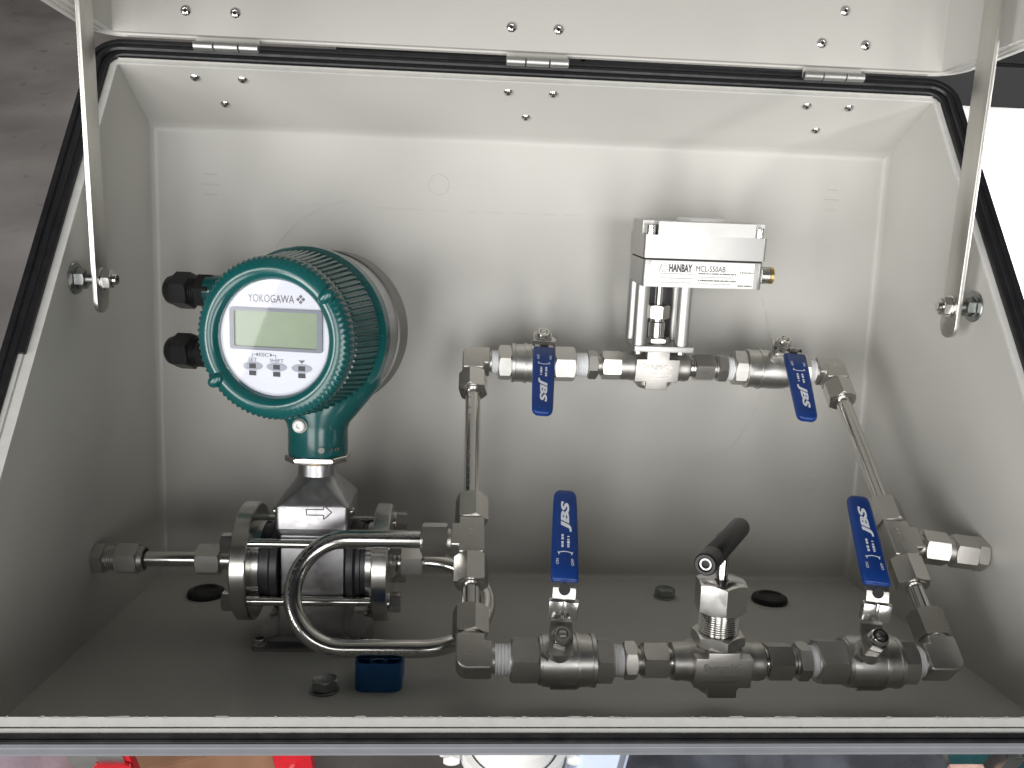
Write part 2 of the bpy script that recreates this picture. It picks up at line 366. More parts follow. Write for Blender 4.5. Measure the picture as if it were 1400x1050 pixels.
lid.add([(-HW - e_, LY + e_, LZ), (HW + e_, LY + e_, LZ), (HW + e_, LF - e_, LZ), (-HW - e_, LF - e_, LZ), (-HW - e_, LY + e_, LT + e_), (HW + e_, LY + e_, LT + e_), (HW + e_, LF - e_, LT + e_), (-HW - e_, LF - e_, LT + e_)], [(0, 1, 5, 4), (1, 2, 6, 5), (2, 3, 7, 6), (3, 0, 4, 7), (4, 5, 6, 7)])
lo = lid.build('lid', M['grp'], cab, 28)
b = MB(); rg = []
for off, r, z in ((0, 3, LZ), (0, 3, LZ - .6), (5, 12, LZ - .9), (5.5, 12, LZ - 2.2), (9, 16, LZ - 2.2), (9.5, 16, LZ - 3.5), (14, 24, LZ - 3.5), (15, 24, LZ - 2), (15, 24, LZ + 6), (6, 12, LZ + 7)):
    rg.append([(x, y, z) for x, y in rrect(-HW - off, HW + off, LF - off, LY + min(off, 6) * .9, r, 8)])
for P, Q in zip(rg, rg[1:]):
    k = len(P); b.add(P + Q, [(j, (j + 1) % k, k + (j + 1) % k, k + j) for j in range(k)])
b.build('lid_rim', M['grp'], lo, 30)
for a, c_, d in RX:
    for x, z in ((a, .4962), (c_, .4962), (d - .004, .5225)):
        o = copy_tree(rv, lo); o.matrix_basis = T(x, LY / 1000 - .0001, z) @ along((0, -1, 0))
for i, cx in enumerate((-.2505, -.0015, .2465)):
    h = MB(); h.box(-25, 25, 1.5, 2.7, 0, 8, .3)
    ho = h.build('hinge', M['grp'], cab); ho.matrix_basis = T(cx, -.0795, .469)
    for x0, x1 in ((-25.5, -10), (-9.2, 9.5), (10.3, 25.5)):
        kn = MB(); kn.cyl(x0, x1, 3.6, AX, 20, .5); kb = kn.build('knuckle', M['alu'], ho); kb.location = (0, -.003, .0005)
# stays
for sx in (-1, 1):
    x = sx * 322.; p0 = Vector((x, -160, 271)); p1 = Vector((x, -178.5, 580)); d = (p1 - p0).normalized(); L = (p1 - p0).length
    b = MB(); poly = arc(0, 0, 10.5, 180, 360, 12) + arc(0, L, 10.5, 0, 180, 12)
    yv = Vector((1, 0, 0)).cross(d)
    fr = frame(p0, (0, d.z, -d.y), tuple(d), (-1, 0, 0))
    b.prism(poly, -1.6, 1.6, .35, fr)
    st = b.build('stay_bar', M['brushed'], cab, 30)
    b = MB(); mt = frame(p0 + d * 14, (0, d.z, -d.y), tuple(d), (-sx, 0, 0))
    b.lathe([(-18.3, 0), (-18.3, 11.5), (-17.2, 12), (-16.4, 11.5), (-16.2, 8)], mt, 28); b.hex(13, -16.2, -9, mt); b.cyl(-10, -1.6, 4, mt, 16)
    b.build('wall_bolt', M['zinc'], st, 30)
    b = MB(); b.cyl(1.6, 2.6, 8.5, mt, 24, .3); b.hex(13, 2.6, 9.0, mt, .3); b.lathe(thread(9, 12.5, 4, 1.0, .5), mt, 16)
    b.build('pivot_nut', M['chrome'], st, 30)
# moulded marks and faint scribed circles on the back wall
for cx, cz in ((-288, 373), (289, 381), (292, 108)):
    for i, ww in enumerate((10, 15, 11)):
        b = MB(); b.box(cx - ww / 2, cx + ww / 2, -.5, 1, cz - 9 * i + 4, cz - 9 * i + 5, .2); b.build('moulded_mark', M['grp'], cab)
b = MB(); b.lathe([(0, 8.4), (.18, 8.9), (.18, 9.4), (0, 9.9)], T(-82, -.1, 376) @ along((0, -1, 0)), 32)
b.build('plug_ring', M['grp'], cab)
M['scratch'] = mat('scribe_line', (.50, .49, .46), .6)
b = MB()
def scribe(cx, cz, rx, rz, a0, a1, wd=.35):
    n = 60
    for i in range(n):
        if random.random() < .3: continue
        q = []
        for t in (i, i + .98):
            a = R(a0 + (a1 - a0) * t / n); q += [(cx + (rx - wd) * math.cos(a), -.25, cz + (rz - wd) * math.sin(a)), (cx + (rx + wd) * math.cos(a), -.25, cz + (rz + wd) * math.sin(a))]
        b.add(q, [(0, 1, 3, 2)])
scribe(-150, 245, 100, 115, 95, 265); scribe(155, 225, 85, 115, -70, 30); scribe(-20, 355, 220, 2, 200, 330, .3)
tag(b.build('scribe_lines', M['scratch'], cab), kind='stuff')

# ------------------------------------------------------------------ pipework frame: X along the bars, Y up the slope, Z towards the front
UY, UZ = .7733, .6341
def LP(x, bb, h=0., rot=0.):
    m = frame((x / 1000, (-271.6 + UY * bb - UZ * h) / 1000, (46.6 + UZ * bb + UY * h) / 1000), (1, 0, 0), (0, UY, UZ), (0, -UZ, UY))
    return m @ Matrix.Rotation(R(rot), 4, 'Z')
TOPB = 273.6
# ------------------------------------------------------------------ ball valves
def make_ball_valve():
    t = thing('ball_valve', 'x', 'ball valve', group='ball valves with blue levers')
    b = MB(); b.lathe([(-12.5, 0), (-12.5, 14.5), (-12, 15.8), (-10.5, 15.8), (-10.2, 16.6), (-4, 17.2), (6, 17.2), (12, 17.0), (12.2, 17.9), (14.2, 17.9), (14.4, 17.0), (22, 16.6), (22.5, 17.4), (25, 17.2), (25.6, 15.5), (25.6, 0)], AX, 48)
    b.lathe([(12, 8.8), (16.5, 8.8), (19.5, 7.6), (23, 7.2), (24, 6.6), (24, 0)], AZ, 32)
    b.box(-5, 13, -17.6, -15, -6.5, -2.5, .6)
    b.build('valve_body', M['cast'], t, 30)
    b = MB(); b.hex(27.5, -30.8, -12.2, AX, R(30)); b.lathe([(-31.2, 10), (-31.2, 11.8), (-30.4, 12.2)], AX, 32); b.build('end_hex', M['cast'], t, 30)
    b = MB(); b.hex(27.5, 25.3, 36.8, AX, R(30)); b.lathe([(37.2, 10), (37.2, 11.8), (36.4, 12.2)], AX, 32); b.build('end_hex', M['cast'], t, 30)
    # stop lug beside the stem
    b = MB(); b.prism([(-13, -6), (-8, -10), (-5, -3), (-9, 2)], 19, 24.5, .6); b.build('stop_lug', M['cast'], t, 30)
    b = MB(); b.cyl(24, 26.5, 7.6, AZ, 28); b.hex(12.5, 28.8, 35.5, AZ, R(12)); b.lathe([(35, 6.1), (37.5, 5.8), (38.8, 5.0), (38.8, 3.4), (36.5, 3.2)], AZ, 28); b.build('stem_nut', M['chrome'], t, 30)
    b = MB(); b.lathe([(30, 0), (30, 3.3), (37.6, 3.3), (38.3, 2.9), (38.3, 0)], AZ, 20); b.box(-2.2, 2.2, -1.7, 1.7, 38, 39.2, .3); b.build('stem', M['machined'], t, 30)
    # bent strap lever
    HPl = [(-9.5, 26.6), (9, 26.6), (13, 28.0), (22, 43), (27, 46.5), (36, 47.6), (70, 47.9)]
    b = MB(); wid = [8.0, 7.6, 6.8, 7.4, 7.4, 7.4, 7.4]; th = 2.0
    def strap(y0, y1):
        pts = []
        for i, (y, z) in enumerate(HPl): pts.append((y, z, wid[i]))
        return pts
    P = strap(0, 0); vs = []; fs = []
    for y, z, hw in P: vs += [(-hw, y, z), (hw, y, z), (hw, y - .4, z + th), (-hw, y - .4, z + th)]
    for i in range(len(P) - 1):
        for j in range(4): fs.append((4 * i + j, 4 * i + (j + 1) % 4, 4 * i + 4 + (j + 1) % 4, 4 * i + 4 + j))
    fs += [(0, 1, 2, 3), tuple(4 * (len(P) - 1) + j for j in (3, 2, 1, 0))]
    b.add(vs, fs); b.build('lever', M['brushed'], t, 25)
    b = MB(); fr = frame((0, 25.6, 48.0), (1, 0, 0), (0, .82, .57), (0, -.57, .82)); b.cyl(-.3, .35, 3.7, fr, 28, .1); b.build('lock_hole_shade', M['dark'], t)  # black disc painted as a shaded hole, the lever is not pierced
    b = MB(); fr = frame((0, 17.5, 38.6), (1, 0, 0), (0, .52, .85), (0, -.85, .52))
    b.box(-9.6, -.5, -6.5, 6.5, -1.6, 3.2, 1.0, fr, 3); b.box(.5, 9.6, -6.5, 6.5, -1.6, 3.2, 1.0, fr, 3); b.box(-1.2, 1.2, -6.2, 6.2, -1.2, 2.2, .3, fr)
    b.build('lock_slide', M['chrome'], t, 30)
    # vinyl sleeve
    b = MB(); n = 16; vs = []; fs = []; st = [(31, 8.6, 2.6), (31.5, 9.0, 3.1), (45, 9.1, 3.2), (62, 8.9, 3.2), (90, 8.3, 3.1), (97, 8.0, 3.0), (99.5, 7.2, 2.8), (101, 5.6, 2.4), (101.8, 3.4, 1.4)]
    def zc(y): return 49.0 + max(0, 0) 
    for y, hw, ht in st:
        for px, pz in rrect(-hw, hw, -ht, ht, min(ht * .8, hw * .8), 3): vs.append((px, y, zc(y) + pz))
    for i in range(len(st) - 1):
        for j in range(n): fs.append((i * n + j, i * n + (j + 1) % n, (i + 1) * n + (j + 1) % n, (i + 1) * n + j))
    fs += [tuple(reversed(range(n))), tuple(range((len(st) - 1) * n, len(st) * n))]
    b.add(vs, fs); sl = b.build('lever_sleeve', M['blue'], t, 50)
    b = MB(); tm = frame((0, 0, 52.32), (0, 1, 0), (-1, 0, 0), (0, 0, 1))
    text(b, 'JBS', 79, -.5, 24.5, 7.3, tm, bold=.045, shear=.22)
    greek(b, 54.5, 64.5, 1.9, 1.7, tm); greek(b, 54.5, 63.5, -2.0, 1.7, tm)
    pts = [(Vector((49.5 + 3.2 * math.cos(R(a)) * .55, 4.6 * math.sin(R(a)), 0))) for a in range(-80, 81, 16)]
    for p, q in zip(pts, pts[1:]):
        dd = (q - p).normalized(); nn = Vector((-dd.y, dd.x, 0)) * .35; b.add([p - nn, q - nn, q + nn, p + nn], [(0, 1, 2, 3)], tm)
    for sg in (1, -1): b.add([(48.4, sg * 4.2, 0), (51.2, sg * 5.1, 0), (50.6, sg * 3.6, 0)], [(0, 1, 2)], tm)
    text(b, 'ON', 43.5, 5.2, 4.2, 1.9, tm, bold=.01); text(b, 'OFF', 43.5, -4.8, 5.2, 1.9, tm, bold=.01)
    b.build('lettering', M['white'], sl)
    return t
bv = make_ball_valve()
for i, (x, bb, rot, lab) in enumerate(((10.6, 0, -4, 'steel ball valve with blue lever pointing up, lower left beside coiled tube elbow'),
                                       (217, 0, -6.5, 'steel ball valve with blue lever pointing up, on lower pipe right of black bar handle'),
                                       (12.0, TOPB, 180, 'steel ball valve with blue lever hanging down, on upper pipe left of actuator'),
                                       (222.0, TOPB, 178, 'steel ball valve with blue lever hanging down, on upper pipe right of actuator'))):
    o = bv if i == 0 else copy_tree(bv); o.matrix_world = BOX @ LP(x, bb, 0, rot); o['label'] = lab
    if rot not in (180, 178):                               # only the lever is turned a little on the lower pair
        o.matrix_world = BOX @ LP(x, bb)
        for c in children(o):
            if c.name.split('.')[0] in ('lever', 'lever_sleeve', 'lock_slide', 'lock_hole_shade'): c.matrix_basis = Matrix.Rotation(R(rot), 4, 'Z')
# ------------------------------------------------------------------ straight male connectors
def make_connector():
    t = thing('male_connector', 'x', 'pipe connector', group='straight connectors beside the valves')
    b = MB(); b.lathe(thread(-3, 8.8, 10.6, 1.7, .7), AX, 32); b.build('thread_tape', M['tape'], t, 25)
    b = MB(); b.lathe([(5, 0), (5, 8.2), (9, 8.6), (9, 0)], AX, 28); b.hex(22.2, 9, 17.5, AX, R(8)); b.lathe([(17, 9.2), (18.5, 9.2), (18.8, 8.0), (20.4, 8.0), (20.6, 9.4), (21.5, 9.4)], AX, 32); b.build('hex_body', M['forged'], t, 30)
    b = MB(); b.hex(22.2, 21.3, 38.5, AX, R(22)); b.lathe([(37, 9.6), (39.4, 9.4), (39.8, 8.6), (42.2, 8.6)], AX, 32); b.build('nut', M['machined'], t, 30)
    return t
mc = make_connector()
for i, (x, bb, rot, lab) in enumerate(((46.2, 0, 0, 'hex pipe connector between the lower left ball valve and black handled valve'), (190.2, 0, 180, 'hex pipe connector between black handled valve and lower right ball valve'),
                                       (45.3, TOPB, 0, 'hex pipe connector between upper left ball valve and actuator valve'), (188.0, TOPB, 180, 'hex pipe connector between actuator valve and upper right ball valve'))):
    o = mc if i == 0 else copy_tree(mc); o.matrix_world = BOX @ LP(x, bb, 0, rot); o['label'] = lab
# ------------------------------------------------------------------ elbows: run arm towards +X (thread), nut arm towards +Y
def make_elbow():
    t = thing('elbow_fitting', 'x', 'pipe elbow', group='elbow fittings at the loop corners')
    g = 9.6
    b = MB(); poly = [(14.5, -g), (14.5, g), (g, g), (g, 15), (-g, 15)] + arc(-g + 8, -g + 8, 8, 180, 270, 6)
    b.prism(poly, -g, g, 2.2, seg=3); b.cyl(13, 17.5, 8.8, AX, 28); b.cyl(14, 18, 8.8, along((0, 1, 0)), 28)
    text(b, 'SS', -1.5, 1.0, 5.5, 3.4, frame((0, 0, g), (1, 0, 0), (0, 1, 0), (0, 0, 1)), extrude=.35); text(b, '316', 6.6, 1.0, 4.6, 2.6, frame((0, 0, g), (1, 0, 0), (0, 1, 0), (0, 0, 1)), extrude=.3)
    b.build('elbow_body', M['forged'], t, 30)
    b = MB(); b.lathe(thread(16.0, 29.5, 10.6, 2.0, .6), AX, 32); b.build('thread_tape', M['tape'], t, 25)
    b = MB(); b.hex(22.2, 16.5, 36.5, along((0, 1, 0)), R(14)); b.lathe([(35.5, 9.8), (37.2, 9.4), (37.6, 8.2), (37.6, 6)], along((0, 1, 0)), 28); b.build('nut', M['machined'], t, 30)
    return t
eb = make_elbow(); XL, XR = -46.7, 276.0
for i, (x, bb, mx, my, lab) in enumerate(((XL, 0, 1, 1, 'pipe elbow at lower left corner of loop above blue clip'), (XR, 0, -1, 1, 'pipe elbow at lower right corner of loop beside ball valve'),
                                          (XL, TOPB, 1, -1, 'pipe elbow at upper left corner of loop right of green meter head'), (XR, TOPB, -1, -1, 'pipe elbow at upper right corner of loop near the hanging lever'))):
    if i == 0: o = eb
    else: o = copy_tree(eb)
    o['label'] = lab
    m = LP(x, bb)
    if mx < 0 and my > 0: m = m @ Matrix.Rotation(math.pi, 4, 'Y')
    if mx > 0 and my < 0: m = m @ Matrix.Rotation(math.pi, 4, 'X')
    if mx < 0 and my < 0: m = m @ Matrix.Rotation(math.pi, 4, 'Z')
    o.matrix_world = BOX @ m
# ------------------------------------------------------------------ tees
def nutb(b, a0, a1, m, rot=R(14), end=1, af=22.2):
    b.hex(af, a0, a1, m, rot)
    e = a1 if end > 0 else a0; s_ = 1 if end > 0 else -1
    b.lathe([(e - s_ * 1, af * .44), (e + s_ * .8, af * .42), (e + s_ * 1.2, af * .37), (e + s_ * 1.2, 6)], m, 28); return b
def make_tee(lab, x, bb, side, ydir=0.):
    t = thing('tee_fitting', lab, 'pipe tee', LP(x, bb), 'tee fittings on the loop legs'); g = 9.2
    b = MB(); s_ = side
    poly = [(-g, -15), (g, -15), (g, -g), (15, -g), (15, g), (g, g), (g, 15), (-g, 15)]
    if s_ < 0: poly = [(-p, q) for p, q in reversed(poly)]
    b.prism(poly, -g, g, 1.8, seg=3); b.cyl(-17, 17, 8.5, along((0, 1, 0)), 28)
    ax = along((s_ * math.cos(R(ydir)), -math.sin(R(ydir)), 0)); b.cyl(10, 18.5, 8.5, ax, 28)
    text(b, 'SS-316', 0, .6, 18, 3.4, frame((0, 0, g), (0, 1, 0), (-1, 0, 0), (0, 0, 1)), extrude=.35)
    b.build('tee_body', M['forged'], t, 30)
    for ang in (1, -1):
        b = MB(); nutb(b, 15, 37, along((0, ang, 0))); b.build('nut', M['machined'], t, 30)
    b = MB(); nutb(b, 17.5, 36, ax); b.build('nut', M['machined'], t, 30)
    return t
make_tee('pipe tee on the left leg where the coiled tube joins', XL, 91.5, -1)
make_tee('pipe tee on the slanting right leg with a short branch to the wall', XR, 94.0, 1, 8.)
# ------------------------------------------------------------------ tubes
def print_on(b, s_, l0, l1, r, m, ang, h=2.6, warp=None):
    def wp(x, y):
        a = ang + y / r; return (r * 1.004 * math.cos(a), r * 1.004 * math.sin(a), x)
    text(b, s_, (l0 + l1) / 2, 0, l1 - l0, h, m, warp=wp)
TR_ = 6.35
def leg_tube(lab, x, b0, b1, s_=None):
    t = thing('steel_tube', lab, 'tube', LP(x, b0), 'straight steel tubes')
    b = MB(); b.cyl(0, b1 - b0, TR_, along((0, 1, 0)), 32, .2); o = b.build('tube_wall', M['tube'], t)
    if s_:
        b = MB(); print_on(b, s_, 6, b1 - b0 - 6, TR_, along((0, 1, 0)), R(62)); b.build('print', M['greyink'], t)
leg_tube('long upright steel tube on left leg of loop with faint printing', XL, 118, 250, '1/2 OD X .049 WALL 316L SMLS')
leg_tube('long slanting steel tube on right leg of loop', XR, 120, 255)
leg_tube('short upright steel tube above the lower left elbow', XL, 30, 62)
leg_tube('short slanting steel tube above the lower right elbow', XR, 30, 66)

# ------------------------------------------------------------------ flow meter (origin on the pipe axis)
PM = Vector((-.1675, -.143, .0665))
fm = thing('flow_meter', 'flow meter with round green display head on steel flanged body', 'flow meter', Matrix.Translation(PM))
def loft(b, secs, m=I4):                                    # secs: (z, half x, half y, corner r)
    vs = []; fs = []; n = 36
    for z, hx, hy, r in secs: vs += [(x, y, z) for x, y in rrect(-hx, hx, -hy, hy, r, 8)]
    for i in range(len(secs) - 1):
        for j in range(n): fs.append((i * n + j, i * n + (j + 1) % n, (i + 1) * n + (j + 1) % n, (i + 1) * n + j))
    fs += [tuple(reversed(range(n))), tuple(range((len(secs) - 1) * n, len(secs) * n))]
    b.add(vs, fs, m)
b = MB(); loft(b, [(34.2, 27.5, 28, 4), (35, 28, 28.5, 4), (52, 28, 28.5, 4), (53.5, 27.4, 28, 5), (69, 16.5, 18, 15), (72, 15.4, 15.4, 15.3), (81, 15, 15, 14.9)])
loft(b, [(29, 26, 26, 4), (33.6, 27.4, 28, 4), (34.2, 27.5, 28, 4)])
sb = b.build('sensor_body', M['satin'], fm, 30)
b = MB(); pts = [(-9.5, -2.2), (3.5, -2.2), (3.5, -5.5), (9.5, 0), (3.5, 5.5), (3.5, 2.2), (-9.5, 2.2)]
for p, q in zip(pts, pts[1:] + pts[:1]):
    d = Vector((q[0] - p[0], 0, q[1] - p[1])); n_ = Vector((-d.z, 0, d.x)).normalized() * .42; pa = Vector((p[0] + 5.5, -28.75, p[1] + 50)); pb = pa + d
    pa.z -= 1.5; pb.z -= 1.5
    b.add([pa - n_, pb - n_, pb + n_, pa + n_, pa - n_ + Vector((0, .5, 0)), pb - n_ + Vector((0, .5, 0)), pb + n_ + Vector((0, .5, 0)), pa + n_ + Vector((0, .5, 0))], [(0, 1, 2, 3), (0, 4, 5, 1), (2, 6, 7, 3), (1, 5, 6, 2), (3, 7, 4, 0)])
b.build('flow_arrow', M['darkmetal'], sb)
b = MB(); b.lathe([(-27, 0), (-27, 22), (-24, 25), (24, 25), (27, 22), (27, 0)], AX, 48); b.build('measuring_tube', M['liner'], fm, 30)
b = MB(); b.box(-25.5, 25.5, -25.8, 25.8, -30, 34, 4.5, seg=3); b.build('core_block', M['satin'], fm, 30)
b = MB(); loft(b, [(-50, 26, 27, 3), (-49, 26.6, 27.6, 3), (-21, 26.6, 27.6, 3), (-20, 26, 27, 3)]); b.build('lower_body', M['satin'], fm, 30)
b = MB(); b.prism(rrect(-45, 45, -37, 37, 5, 5), -60.2, -57, .8); loft(b, [(-57.2, 40, 24, 3), (-52, 26, 24, 3), (-49, 26, 24, 3)]); b.build('base_plate', M['satin'], fm, 30)
for x in (-39, 39):
    for y in (-30, 30):
        b = MB(); b.cyl(-57, -55.8, 5.5, T(x, y, 0), 20, .2); b.lathe([(-55.8, 4.2), (-52.2, 4.2), (-51.6, 3.6), (-51.6, 2.4), (-54, 2.2), (-54, 0)], T(x, y, 0), 20); b.build('base_screw', M['chrome'], fm, 30)
for x, sg in ((-28.2, -1), (28.2, 1)):
    for z in (47, -26):
        b = MB(); b.lathe([(0, 0), (0, 3.6), (1.6, 3.4), (2.6, 2.2), (2.6, 0)], T(x, -19, z) @ along((sg, 0, 0)), 18); b.build('side_screw', M['chrome'], fm, 30)
# rings, flanges, tie rods
for sg in (-1, 1):
    b = MB(); b.lathe([(26, 26), (26, 33), (31, 34), (33, 31), (36, 31), (36.5, 29), (41, 29), (41, 24)], along((sg, 0, 0)), 48); b.build('grounding_ring', M['darkmetal'], fm, 30)
    b = MB(); b.lathe([(40.5, 0), (40.5, 31), (46, 31.5), (46, 45), (47, 46.2), (57.5, 46.2), (58.5, 45.2), (58.5, 13), (61, 12), (64, 8.5), (68, 8.0), (68, 0)], along((sg, 0, 0)), 64); b.build('flange', M['machined'], fm, 30)
for y in (-1, 1):
    for z in (-1, 1):
        b = MB(); yy, zz = y * 30.5, z * 22.8 + 1.4
        b.lathe([(-60, 3.6)] + [(36, 3.6)] + thread(36, 67, 3.6, 1.2, .45)[1:], T(0, yy, zz) @ AX, 20); b.build('tie_rod', M['chrome'], fm, 30)
        b = MB(); b.hex(13.5, -66.5, -58.6, T(0, yy, zz) @ AX, R(30)); b.build('bolt_head', M['machined'], fm, 30)
        b = MB(); b.cyl(58.5, 60, 8, T(0, yy, zz) @ AX, 24, .2); b.hex(13.5, 60, 68.5, T(0, yy, zz) @ AX, R(30)); b.build('flange_nut', M['machined'], fm, 30)
b = MB(); b.cyl(64, 78, 8.2, along((-1, 0, 0)), 28); nutb(b, 75, 93.5, along((-1, 0, 0)), R(0)); b.build('inlet_nut', M['machined'], fm, 30)
b = MB(); b.cyl(60, 70, 8.2, AX, 28); nutb(b, 66, 83.5, AX, R(0)); b.build('outlet_nut', M['machined'], fm, 30)
# neck plate
b = MB(); oct_ = [(-24, -10), (-15, -22), (15, -22), (24, -10), (24, 10), (15, 22), (-15, 22), (-24, 10)]
b.prism(oct_, 83.5, 88.5, 1.6, seg=3); b.build('neck_plate', M['chrome'], fm, 30)
b = MB(); b.cyl(80, 84, 12, I4, 28, .2); b.build('neck_reflection', M['brass'], fm)  # tan reflection below the plate, put in as a brass-coloured ring
# head, frame: Z towards the viewer, Y up
YAW = 14.0; s_, c_ = math.sin(R(YAW)), math.cos(R(YAW))
HF = frame((-24, -50, 181.5), (c_, -s_, 0), (0, 0, 1), (-s_, -c_, 0))
b = MB(); NR = 84
def ribr(t, k): u = (t * NR / (2 * math.pi)) % 1; return k * (1 if .18 < u < .72 else 0)
hs = [(-12, 55.5, 0), (-13, 56, 0), (-14.5, 56.2, .0), (-15.5, 56.4, 1.5), (-46, 61.5, 1.7), (-47.5, 61.7, 0), (-49, 62, 0), (-51, 64.5, 0), (-53, 66.2, 0), (-62, 66.5, 0), (-64, 65.5, 0), (-66, 62, 0), (-90, 61, 0), (-92, 60, 0)]
b.surf(lambda t, h: (h[1] + ribr(t, h[2]), h[0]), NR * 6, hs, HF)
b.add(*(lambda b2: (b2.v, b2.f))(MB().cyl(-93, -90, 60, I4, 48)), HF)
# neck rising from the plate into the barrel
vs = []; n = 40; secs = [(88.5, 22.6, 22.0, 0, 0), (89.5, 23, 22.4, 0, 0), (108, 23, 22.4, 0, 0), (113, 24.5, 23.4, 0, 0), (121, 31, 26, 0, 1), (131, 40, 29, -1, 2), (142, 50, 31, -2, 3), (160, 55, 32, -4, 4)]
for z, rx, ry, ox, oy in secs: vs += [(ox + rx * math.cos(2 * math.pi * i / n), oy + ry * math.sin(2 * math.pi * i / n), z) for i in range(n)]
b.add(vs, [(i * n + j, i * n + (j + 1) % n, (i + 1) * n + (j + 1) % n, (i + 1) * n + j) for i in range(len(secs) - 1) for j in range(n)])
# conduit bosses
for z in (28, -21.5):
    b.cyl(40, 91, 13.5, HF @ T(0, z, -74) @ along((-1, 0, 0)), 32, 1.0)
hd = b.build('head_housing', M['green'], fm, 28)
b = MB(); b.surf(lambda t, h: (h[1], h[0]), 96, [(-90, 58), (-90.5, 62), (-92, 64.5), (-112, 64.5), (-116, 61), (-118, 50), (-118, 1)], HF); b.build('rear_cover', M['greyhousing'], fm, 30)
b = MB(); b.lathe([(-66.6, 62.6), (-67, 64.2), (-90, 63.2), (-90.2, 61.2)], HF, 96); b.build('name_band', M['satin'], fm, 30)
b = MB(); NT = 84
def teeth(t, k): return k * (.5 + .5 * math.tanh(3 * math.sin(t * NT)))
fr = [(-12, 55.5, 0), (-12, 57.3, .4), (-10, 57.6, 1.4), (-1.5, 57.2, 1.4), (.6, 56.0, .9), (1.8, 54.2, .2), (3.2, 51.5, 0), (3.6, 49, 0), (3.2, 46.5, 0), (1.6, 44, 0), (-.6, 42.4, 0), (-4, 41.6, 0)]
b.surf(lambda t, h: (h[1] + teeth(t, h[2]), h[0]), NT * 6, fr, HF)
for a in (37, 217):
    mm = HF @ Matrix.Rotation(R(a), 4, 'Z') @ T(52.5, 0, 2.2)
    b.lathe([(-7, 0), (-6.6, 2), (-5, 3.6), (-3, 4.4), (3, 4.4), (5, 3.6), (6.6, 2), (7, 0)], mm @ along((1, 0, .05)), 20)
b.build('front_cover', M['green'], fm, 40)
b = MB(); b.lathe([(-4, 42.2), (-4, 0)], HF, 64); b.build('display_plate', M['plate'], fm); pl = [o for o in children(fm) if o.name.startswith('display_plate')][0]
PZ = HF @ T(0, 0, -3.9)
b = MB()
o_r = rrect(-34, 36.5, -9, 21, 2.2, 4); i_r = rrect(-30.6, 32.6, -6.7, 18.8, 1.2, 4); k = len(o_r)
b.add([(x, y, .2) for x, y in o_r] + [(x, y, 1.4) for x, y in o_r] + [(x, y, 1.4) for x, y in i_r] + [(x, y, .15) for x, y in i_r], [(r_ * k + j, r_ * k + (j + 1) % k, (r_ + 1) * k + (j + 1) % k, (r_ + 1) * k + j) for r_ in range(3) for j in range(k)], PZ)
# clip the frame to the round window
b.v = [HF @ Vector((p.x, p.y, p.z)) if (p.x ** 2 + p.y ** 2) < 41.9 ** 2 else HF @ Vector((p.x * 41.9 / math.hypot(p.x, p.y), p.y * 41.9 / math.hypot(p.x, p.y), p.z)) for p in [HF.inverted() @ v for v in b.v]]
b.build('screen_bezel', M['bezel'], pl, 30)
b = MB(); b.add([(x, y, .12) for x, y in i_r], [tuple(range(k))], PZ); b.build('screen', M['lcd'], pl)
b = MB(); text(b, 'YOKOGAWA', -2.6, 28, 35, 5.6, PZ @ T(0, 0, .15))
dm = PZ @ T(19.9, 28.2, .15)
for a in range(4): b.add([(0, .5, 0), (1.4, 1.9, 0), (0, 3.4, 0), (-1.4, 1.9, 0)], [(0, 1, 2, 3)], dm @ Matrix.Rotation(R(90 * a), 4, 'Z'))
tm = PZ @ T(0, 0, .15)
text(b, 'ESC', -8.2, -12.3, 7.2, 2.6, tm); text(b, 'SET', -17, -16.1, 6.8, 2.5, tm); text(b, 'SHIFT', 1.5, -16.1, 10.4, 2.5, tm)
b.add([(18.2, -14.9, 0), (23.2, -14.9, 0), (20.7, -17.3, 0)], [(0, 2, 1)], tm)
for sg in (-1, 1):
    x0 = -8.2 + sg * 4.6; b.add([(x0, -10.9, 0), (x0 + sg * 2.0, -12.3, 0), (x0, -13.7, 0)], [(0, 1, 2)] if sg < 0 else [(0, 2, 1)], tm)
    xa, xb = sorted((x0 + sg * 2.0, -8.2 + sg * 9)); b.add([(xa, -12.5, 0), (xb, -12.5, 0), (xb, -12.1, 0), (xa, -12.1, 0)], [(0, 1, 2, 3)], tm)
    xe = -8.2 + sg * 9; b.add([(xe - .2, -14.2, 0), (xe + .2, -14.2, 0), (xe + .2, -12.1, 0), (xe - .2, -12.1, 0)], [(0, 1, 2, 3)], tm)
b.build('lettering', M['greyink'], pl)
for x in (-17, 1.5, 20.7):
    b = MB(); b.add([(x + 7.8 * math.cos(2 * math.pi * i / 32), -20.7 + 3.1 * math.sin(2 * math.pi * i / 32), .18) for i in range(32)], [tuple(range(32))], PZ); o = b.build('key', M['button'], pl)
    b = MB(); b.add([(x - 2.6, -22.5, .28), (x + 2.6, -22.5, .28), (x + 2.6, -19, .28), (x - 2.6, -19, .28)], [(0, 1, 2, 3)], PZ); b.add([(x - 2.7, -27.6, .28), (x + 2.7, -27.6, .28), (x + 2.7, -24.2, .28), (x - 2.7, -24.2, .28)], [(0, 1, 2, 3)], PZ); b.build('key_window', M['ink'], pl)
b = MB(); b.lathe([(-.8, 41.9), (-.2, 41.7), (-.2, 0)], HF, 64); b.build('glass', M['glass'], fm)
